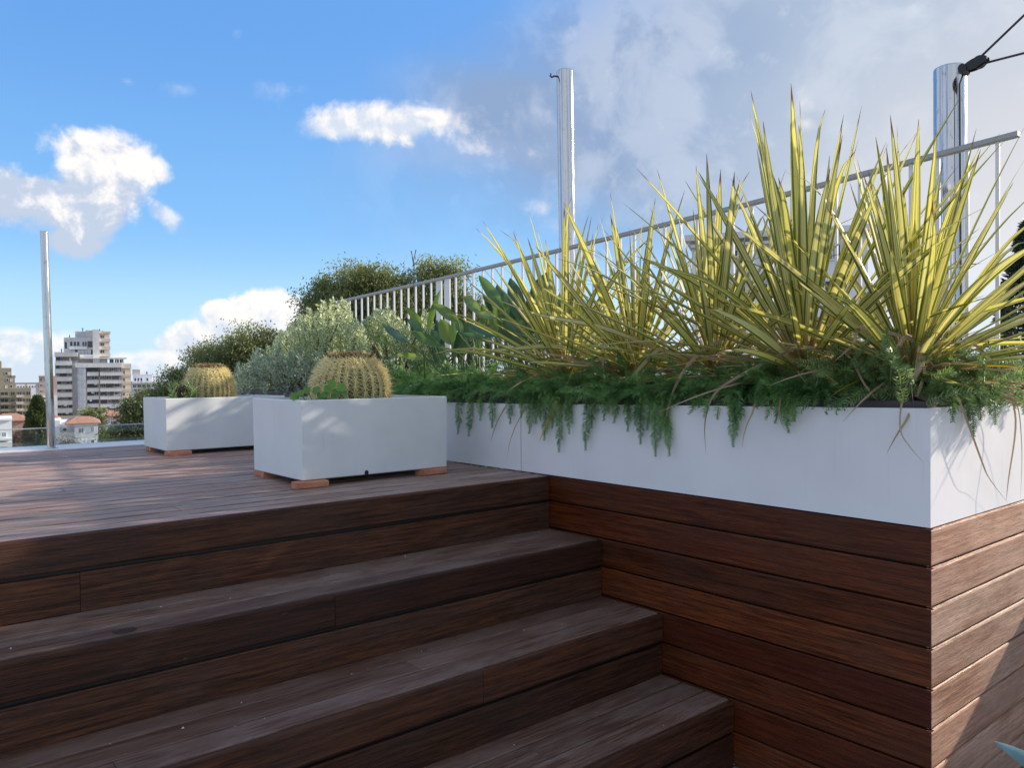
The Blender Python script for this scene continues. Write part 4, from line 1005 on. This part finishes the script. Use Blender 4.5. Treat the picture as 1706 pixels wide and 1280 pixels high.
for i, ya in enumerate((180, 245, 305)):
    tw.win(828, 862, ya, ya+30, 6.2, bars=1, frame=C_BEIGE); tw.win(872, 905, ya, ya+32, 6.2, bars=1, glass=C_LGREY)
    tw.box(822, 914, ya+32, ya+58, 5.2, 1.2, C_BEIGE, 'balcony')
tw.box(818, 916, 150, 166, 5.4, 9, C_BEIGE, 'cornice')
for X_ in (575, 604, 632, 676, 692): tw.win(X_, X_+26, 237, 278, 6, bars=0)
tw.box(570, 716, 281, 303, 5, 1.2, C_LGREY, 'balcony'); tw.box(722, 762, 234, 285, 5.9, .15, C_DARK, 'opening')
tw.box(590, 764, 306, 345, 5.9, .15, C_DARK, 'opening')
for X_ in (592, 640, 668, 696, 724): tw.win(X_, X_+24, 308, 344, 5.85, bars=0, glass=C_SHAFT)
tw.box(655, 770, 346, 368, 4.8, 1.3, C_LGREY, 'balcony'); tw.win(530, 556, 240, 300, 6, bars=0)
for X_, Y_ in ((572, 182), (505, 298), (682, 120), (826, 128), (850, 142), (716, 138)):
    tw.box(X_-3, X_+4, Y_, Y_+70, 8, .8, C_DARK, 'chimney')
tw.box(674, 690, 132, 134, 8, .4, C_DARK, 'aerial')

b3 = Bld('white_apartment_block', 1220, 330, 'low white apartment block with roof terrace right of the tall tower')
b3.box(1085, 1400, 572, None, 2, 14, C_LGREY); b3.box(1090, 1250, 512, 575, 4, 9, C_WHITE, 'upper_storey'); b3.box(1085, 1150, 470, 514, 6, 6, C_BEIGE, 'upper_storey'); b3.box(1240, 1400, 520, 576, 5, 8, C_WHITE, 'upper_storey')
for X_ in (1100, 1125, 1150, 1200): b3.win(X_, X_+18, 540, 568, 4, bars=0)
b3.box(1085, 1330, 574, 588, 0, 2, C_WHITE, 'slab')
for X_ in range(1090, 1330, 38): b3.win(X_, X_+26, 596, 620, 2, bars=1, glass=C_DARK)
b3.box(1085, 1330, 622, 636, .6, 1.6, C_WHITE, 'balcony')
b3.box(1288, 1300, 482, 522, 5, 1, C_BEIGE, 'chimney'); b3.box(1200, 1210, 488, 512, 5, 1, C_DARK, 'chimney')

b4 = Bld('olive_apartment_block', 110, 240, 'olive stepped apartment block at left edge behind the cypress')
b4.box(-200, 12, 400, None, 6, 14, C_OLIVE); b4.box(-200, 95, 458, None, 4, 14, C_OLIVE); b4.box(-200, 122, 540, None, 3, 14, C_OLIVE); b4.box(-200, 255, 625, None, 2, 14, C_OLIVE)
for (a, ya) in ((40, 490), (68, 490), (48, 545), (82, 548), (40, 600), (78, 598)): b4.win(a, a+24, ya, ya+26, 4 if ya < 540 else 3, bars=0, frame=C_BEIGE, glass=random.choice([C_GL, C_LGREY]))
for i, ya in enumerate((655, 712, 768, 822)):
    for (a, b_) in ((-60, -5), (0, 65), (85, 122), (138, 178), (182, 205), (212, 250)): b4.win(a, b_, ya, ya+30, 2, bars=1, frame=C_OLIVE, glass=random.choice([C_GL, C_DARK, C_GL]))
    b4.box(0, 72, ya+28, ya+48, .8, 1.3, C_OLIVE, 'balcony'); b4.box(130, 190, ya+28, ya+48, .8, 1.3, C_BEIGE, 'balcony')
b4.box(207, 220, 590, 626, 5, 1.5, C_OLIVE, 'chimney'); b4.box(95, 128, 520, 541, 3, 3, C_OLIVE, 'parapet')

b5 = Bld('pink_apartment_block', 350, 225, 'pinkish apartment block between the cypress and the steel pole')
b5.box(318, 470, 525, None, 3, 12, C_PINK); b5.box(290, 320, 580, None, 3.5, 11, C_BEIGE); b5.box(262, 470, 690, None, 1, 12, C_LGREY)
for (a, ya) in ((322, 545), (355, 545), (325, 590), (362, 590), (325, 640), (365, 640), (398, 600)): b5.win(a, a+26, ya, ya+26, 3, bars=1, frame=C_BEIGE)
for (a, ya) in ((262, 700), (310, 700), (350, 700), (270, 760), (330, 760), (372, 800)): b5.win(a, a+30, ya, ya+22, 1, bars=0, glass=C_DARK)
b5.box(255, 420, 722, 740, 0, 1.3, C_WHITE, 'balcony'); b5.box(315, 412, 520, 530, 2.4, 12, C_BEIGE, 'cornice')
b7 = Bld('distant_white_block', 190, 400, 'pale distant block seen over the olive apartments')
b7.box(130, 320, 596, None, 0, 14, C_WHITE); 
for X_ in range(140, 310, 24): b7.win(X_, X_+14, 606, 622, 0, bars=0)

def gable(s, X0, X1, Ye, Yr, y0, dep, m=C_TILE):
    x0, x1, ze, zr_ = s.x(X0), s.x(X1), s.z(Ye), s.z(Yr); o_ = .35; th = .22; xm = (x0+x1)/2
    h = MB(); ym = y0+dep/2
    A = [(x0-o_, y0-o_, ze), (x1+o_, y0-o_, ze), (x1+o_, y0+dep+o_, ze), (x0-o_, y0+dep+o_, ze)]
    ridge = [(x0+(x1-x0)*.28, ym, zr_), (x1-(x1-x0)*.28, ym, zr_)]
    h.V = A+ridge+[(x, y_, z-th) for x, y_, z in A]
    h.F = [(0, 1, 5, 4), (1, 2, 5), (2, 3, 4, 5), (3, 0, 4), (6, 7, 1, 0), (7, 8, 2, 1), (8, 9, 3, 2), (9, 6, 0, 3), (9, 8, 7, 6)]
    return h.build('roof', m, s.e)
h1 = Bld('white_house', 640, 120, 'white house with terracotta hipped roof just right of the slim steel pole')
h1.box(605, 800, 912, None, 0, 9, C_WHITE, 'wall'); gable(h1, 548, 805, 912, 868, 0, 10); h1.box(480, 606, 905, None, 3, 8, C_WHITE, 'wall')
h1.box(388, 486, 890, None, 2.4, 8, C_WHITE, 'wall'); h1.box(480, 610, 986, 1010, .6, 3, C_GREY, 'lean_to_roof'); h1.box(484, 604, 1010, None, 1, 3, C_LGREY, 'wall')
h1.win(636, 682, 952, 994, 0, frame=C_LGREY, bars=1, glass=C_SHUT); h1.win(736, 768, 946, 990, 0, frame=C_LGREY, bars=1, glass=C_SHUT); h1.win(510, 536, 962, 980, 3, frame=C_DARK, bars=0)
h1.win(736, 770, 1050, 1085, 0, frame=C_LGREY, bars=0, glass=C_DARK); h1.win(410, 430, 930, 960, 2.4, bars=0)
h1.box(770, 778, 880, 905, 4, .6, C_WHITE, 'chimney')
h2 = Bld('pink_house', 930, 140, 'pale pink house with terracotta roof left of the farther planter box')
h2.box(842, 1030, 850, None, 0, 9, C_PINK, 'wall'); gable(h2, 830, 1040, 850, 812, 0, 9)
h2.win(874, 902, 864, 918, 0, frame=C_WHITE, bars=1, glass=C_SHUT); h2.win(918, 946, 864, 918, 0, frame=C_WHITE, bars=1, glass=C_SHUT); h2.box(862, 910, 918, 924, -.8, .8, C_LGREY, 'balcony')
h2.box(850, 920, 955, 1065, -2, 2.2, C_LGREY, 'annex'); h2.win(858, 880, 965, 995, -2, bars=0); h2.win(888, 912, 965, 995, -2, bars=0)
h3 = Bld('terracotta_house', 110, 150, 'terracotta house with tiled roof left of the cypress')
h3.box(95, 200, 890, None, 0, 8, C_TERR, 'wall'); h3.box(-60, 110, 872, None, 3, 8, C_TERR, 'wall'); gable(h3, -60, 205, 888, 838, 0, 10)
h4 = Bld('modern_house', 20, 105, 'modern white flat-roofed house at the left edge of the photograph')
h4.box(-200, 92, 880, None, 0, 9, C_WHITE, 'wall'); h4.box(-200, 95, 876, 890, -.5, 10, C_WHITE, 'roof_slab')
h4.win(4, 46, 985, 1030, 0, bars=1, frame=C_WHITE); h4.win(-60, -10, 985, 1030, 0, bars=1); h4.box(-200, 92, 1034, 1050, -1.4, 1.6, C_WHITE, 'balcony'); h4.box(-200, 92, 1066, 1100, -1.6, 1.5, C_LGREY, 'garden_wall')
h5 = Bld('small_white_house', 190, 118, 'small white gabled outbuilding beside the cypress foot')
h5.box(160, 225, 1035, None, 0, 5, C_WHITE, 'wall'); gable(h5, 155, 235, 1035, 1010, 0, 5, C_GREY)
h6 = Bld('red_roofed_house', 385, 170, 'small red-roofed house behind the slim steel pole')
h6.box(360, 470, 880, None, 0, 8, C_TERR, 'wall'); gable(h6, 350, 480, 880, 850, 0, 8)
# garden walls and posts low in view
gw = Bld('garden_wall', 700, 95, 'low white garden walls with posts below the white house')
for (a, b_, ya) in ((555, 790, 1098), (790, 960, 1078), (960, 1190, 1060)): gw.box(a, b_, ya, None, 0, .5, C_WHITE, 'wall')
for a in (660, 950, 690): gw.box(a, a+18, 1045 if a != 950 else 1022, None, -.3, .8, C_WHITE, 'pillar')
for a in (600, 700, 750): gw.box(a, a+30, 1104, 1112, -.05, .1, C_DARK, 'opening')
gw.box(-100, 560, 1108, None, -2, .5, C_LGREY, 'wall')

# right-hand white house behind the railing
hr = Bld('white_villa', 1280, 42, 'white villa with flat roof eave glimpsed between the sword leaves', crop=False)
hr.box(1150, 1440, 398, None, 0, 8, C_WHITE, 'wall'); hr.box(1140, 1450, 388, 398, -.8, 9.5, C_LGREY, 'roof_slab')
hr.box(1400, 1432, 425, 450, -.05, .1, C_DARK, 'opening')
for px in (1165, 1215, 1265, 1320, 1370): hr.win(px, px+30, 412, 440, 0, bars=1, frame=C_LGREY); hr.win(px, px+30, 470, 505, 0, bars=1, frame=C_LGREY)
for py in (405, 455, 512, 560): hr.box(1150, 1300, py, py+4, -.7, .7, C_LGREY, 'ledge')

# trees
def tree(name, px, D, top, crown, label, m, seed, leafL, n, drop=.6, grp='trees beyond the terrace', clump=.5, core=None):
    """crown: list of (px, py, rpx, rpy) lobes; n leaves spread over twig clumps inside them"""
    g = np.random.default_rng(seed); d0 = ray(px, 632); p = CAM+d0*D
    t = empty(name, (p.x, p.y, GZ), label=label, cat='tree', group=grp); B = np.array(t.location); k = D/FPX
    C = []; tot = sum(c[2]*c[3] for c in crown); lobes = []; Fa = np.array(Fv); Ra = np.array(Rv0); 
    for (cx, cy, rx, ry) in crown:
        c0 = np.array(CAM+ray(cx, cy)*D); c0 += Fa*g.uniform(-.4, .4)*rx*k; lobes.append((c0, rx*k, ry*k))
        nn = int(n*(rx*ry)/tot); ncl = max(8, nn//100)
        q = g.normal(size=(ncl, 3)); q /= np.linalg.norm(q, axis=1)[:, None]; rr = g.uniform(.35, 1.0, ncl)[:, None]**.6*g.uniform(.82, 1.12, ncl)[:, None]
        cc = c0+(q[:, :1]*Ra+q[:, 1:2]*np.array([Fa[0], Fa[1], 0]))*rr*rx*k+q[:, 2:3]*np.array([0, 0, 1.])*rr*ry*k
        cs = g.uniform(.4, 1.35, ncl)*clump
        for j in range(ncl):
            m_ = 100; pts = cc[j]+np.clip(g.normal(size=(m_, 3)), -1.5, 1.5)*np.array([1, 1, .75])*cs[j]*.5
            C.append(pts)
    C = np.concatenate(C); D_ = g.normal(size=C.shape); D_[:, 2] = D_[:, 2]*.5-drop*1.2
    V, F, uv = leaf_cloud(C, D_, g.uniform(.6, 1.2, len(C))*leafL, g.uniform(.7, 1.2, len(C))*leafL*.30, seed)
    link('crown', mesh('crown', V-B, F, uv), m, t, kind='stuff')
    mb = MB(); cen = np.mean([l[0] for l in lobes], axis=0)-B; fork = np.array([cen[0]*.3, cen[1]*.3, max(2., cen[2]*.55)])
    r0 = .02*cen[2]+.06
    mb.tube([(0, 0, 0), tuple(fork*.5+np.array([.1, 0, 0])), tuple(fork)], [r0, r0*.75, r0*.6], 8)
    for c0, rx_, ry_ in lobes:
        e = c0-B; mid = (fork+e)/2+g.normal(size=3)*.25
        mb.tube([tuple(fork), tuple(mid), tuple(e+np.array([0, 0, ry_*.4]))], [r0*.5, r0*.3, r0*.08], 6)
        for _ in range(5):
            q = g.normal(size=3); q /= np.linalg.norm(q); q[2] = abs(q[2])*.7
            mb.tube([tuple(mid+(e-mid)*.5), tuple(e+q*np.array([rx_, rx_, ry_])*.8)], [r0*.16, r0*.04], 5)
    mb.build('trunk', BARK, t, smooth=True)
    return t
tree('eucalyptus_tree', 590, 26, 0, [(560, 480, 34, 26), (523, 498, 20, 26), (605, 464, 32, 20), (637, 468, 22, 20), (575, 520, 50, 30), (640, 515, 44, 36), (540, 552, 40, 30), (600, 570, 60, 30)], 'drooping olive-green tree behind the far end of the railing, left of the pair', EUC, 31, .135, 42000, .9, clump=.62)
tree('eucalyptus_tree', 720, 27, 0, [(715, 455, 22, 20), (752, 455, 24, 20), (675, 480, 24, 22), (730, 500, 46, 30), (700, 540, 50, 36), (780, 540, 34, 40), (790, 590, 50, 30)], 'drooping olive-green tree behind the railing, right of the pair, with bare flower stalk', EUC, 32, .135, 38000, .9, clump=.62)
tree('eucalyptus_tree', 870, 28, 0, [(850, 560, 44, 40), (905, 540, 40, 56), (960, 570, 50, 60)], 'tree glimpsed low between railing bars behind the paddle-leaved plants', EUC, 33, .14, 12000, .9, clump=.6)
tree('roadside_tree', 430, 34, 0, [(430, 575, 46, 34), (390, 595, 44, 30), (345, 595, 34, 24), (465, 580, 30, 26), (400, 640, 90, 40), (500, 560, 22, 26)], 'loose green tree crown above and right of the smaller cactus', EUC, 34, .16, 34000, .9, clump=.7)
tree('roadside_tree', 305, 40, 0, [(300, 640, 26, 30), (330, 625, 26, 24), (285, 665, 34, 30)], 'dark green tree directly behind the left half of the farther box', EUCD, 35, .18, 12000, .8, clump=.7)
tree('roadside_tree', 235, 70, 0, [(240, 672, 26, 26), (226, 705, 26, 34), (252, 715, 26, 36), (215, 728, 22, 24)], 'dark weeping tree just left of the farther planter box', EUCD, 36, .38, 14000, .8, clump=1.2)
tree('garden_bush', 160, 165, 0, [(152, 693, 14, 10), (166, 690, 14, 9), (158, 705, 16, 10)], 'green round tree between the white and pink houses', EUC, 37, .8, 3000, .2, clump=1.6)
tree('garden_bush', 195, 118, 0, [(196, 722, 15, 12), (186, 730, 12, 12)], 'green bush in front of the pink house', EUC, 38, .6, 2200, .2, clump=1.2)
tree('garden_bush', 118, 100, 0, [(106, 737, 12, 6), (124, 739, 10, 5)], 'grey bare bushes before the white house lean-to', noisy('grey_twig', (.16, .15, .13), (.28, .27, .25), 1, .9, 0), 39, .3, 1200, .0, clump=1.)
tree('garden_bush', 24, 110, 0, [(26, 738, 9, 7), (34, 728, 7, 8)], 'brown dry bush left of the cypress', noisy('brown_twig', (.10, .06, .04), (.18, .12, .08), 1, .9, 0), 40, .5, 1500, .0, clump=1.)
tree('garden_bush', 166, 130, 0, [(166, 712, 6, 22), (171, 725, 8, 14)], 'dark tree in the gap beside the white house gable', EUCD, 41, .6, 1600, .2, clump=1.)
# cypress
def conical(name, px, D, pyt, pyb, wpx, label, m, seed, n, leafL, tiers=False):
    g = np.random.default_rng(seed); k = D/FPX; d0 = ray(px, 632); p = CAM+d0*D; top = (CAM+ray(px, pyt)*D).z; bot = (CAM+ray(px, pyb)*D).z
    t = empty(name, (p.x, p.y, GZ), label=label, cat='tree'); H = top-bot; Rr = wpx*k/2
    s = g.random(n)**.8; prof = np.sin(np.clip((1-s)*1.15+.04, 0, 1.3)*1.35)**.85
    if tiers: prof = (1-s)**.8*(.62+.38*np.abs(np.sin(s*26+g.normal(size=n)*.25)))
    q = g.random(n)*6.283; r = Rr*prof*(g.uniform(.55, 1.08, n)+.12*np.sin(q*5+s*17))
    C = np.stack([r*np.cos(q), r*np.sin(q), bot-GZ+H*s], 1)
    D_ = np.stack([np.cos(q)*.5, np.sin(q)*.5, np.full(n, .9 if not tiers else .1)], 1)+g.normal(size=(n, 3))*.3
    V, F, uv = leaf_cloud(C, D_, g.uniform(.6, 1.2, n)*leafL, g.uniform(.7, 1.2, n)*leafL*.35, seed)
    link('crown', mesh('crown', V, F, uv), m, t, kind='stuff')
    mb = MB().tube([(0, 0, 0), (0, 0, (bot-GZ)+H*.5), (0, 0, bot-GZ+H*.97)], [Rr*.18, Rr*.10, .02], 8)
    if tiers:
        for i in range(70):
            s_ = .05+.9*i/70; a = i*2.4; rr = Rr*(1-s_)**.8*1.0; z = bot-GZ+H*s_; mb.tube([(0, 0, z), (rr*math.cos(a), rr*math.sin(a), z-.05*rr)], [.03, .008], 5)
    mb.build('trunk', BARK, t); return t
conical('cypress_tree', 62, 92, 664, 752, 40, 'dense dark green cypress standing left of the slim steel pole', CYPR, 51, 9000, .55)
conical('conifer_tree', 1712, 15, 372, 700, 170, 'dark conifer behind the railing at the right edge of the photograph', PINE, 52, 8500, .14, True)
# thin seed stalk standing above the trees
t = empty('flower_stalk', tuple(at(686, 560, 0, 3.9)), label='thin bare flower stalk with small buds standing above the railing', cat='plant')
P = [at(px, py, 0, 3.9) for px, py in ((686, 560), (688, 500), (690, 450), (689, 432), (692, 420))]; mb = MB().tube([tuple(p-Vector(t.location)) for p in P], .0025, 5)
for a, b_ in (((689, 436), (685, 418)), ((690, 450), (687, 428)), ((690, 430), (693, 416))): mb.tube([tuple(at(*a, 0, 3.9)-Vector(t.location)), tuple(at(*b_, 0, 3.9)-Vector(t.location))], [.002, .005], 5)
mb.build('stalk', BARK, t)
print('objects', len(bpy.data.objects), 'tris', sum(len(m.loops)-2*len(m.polygons) for m in bpy.data.meshes))
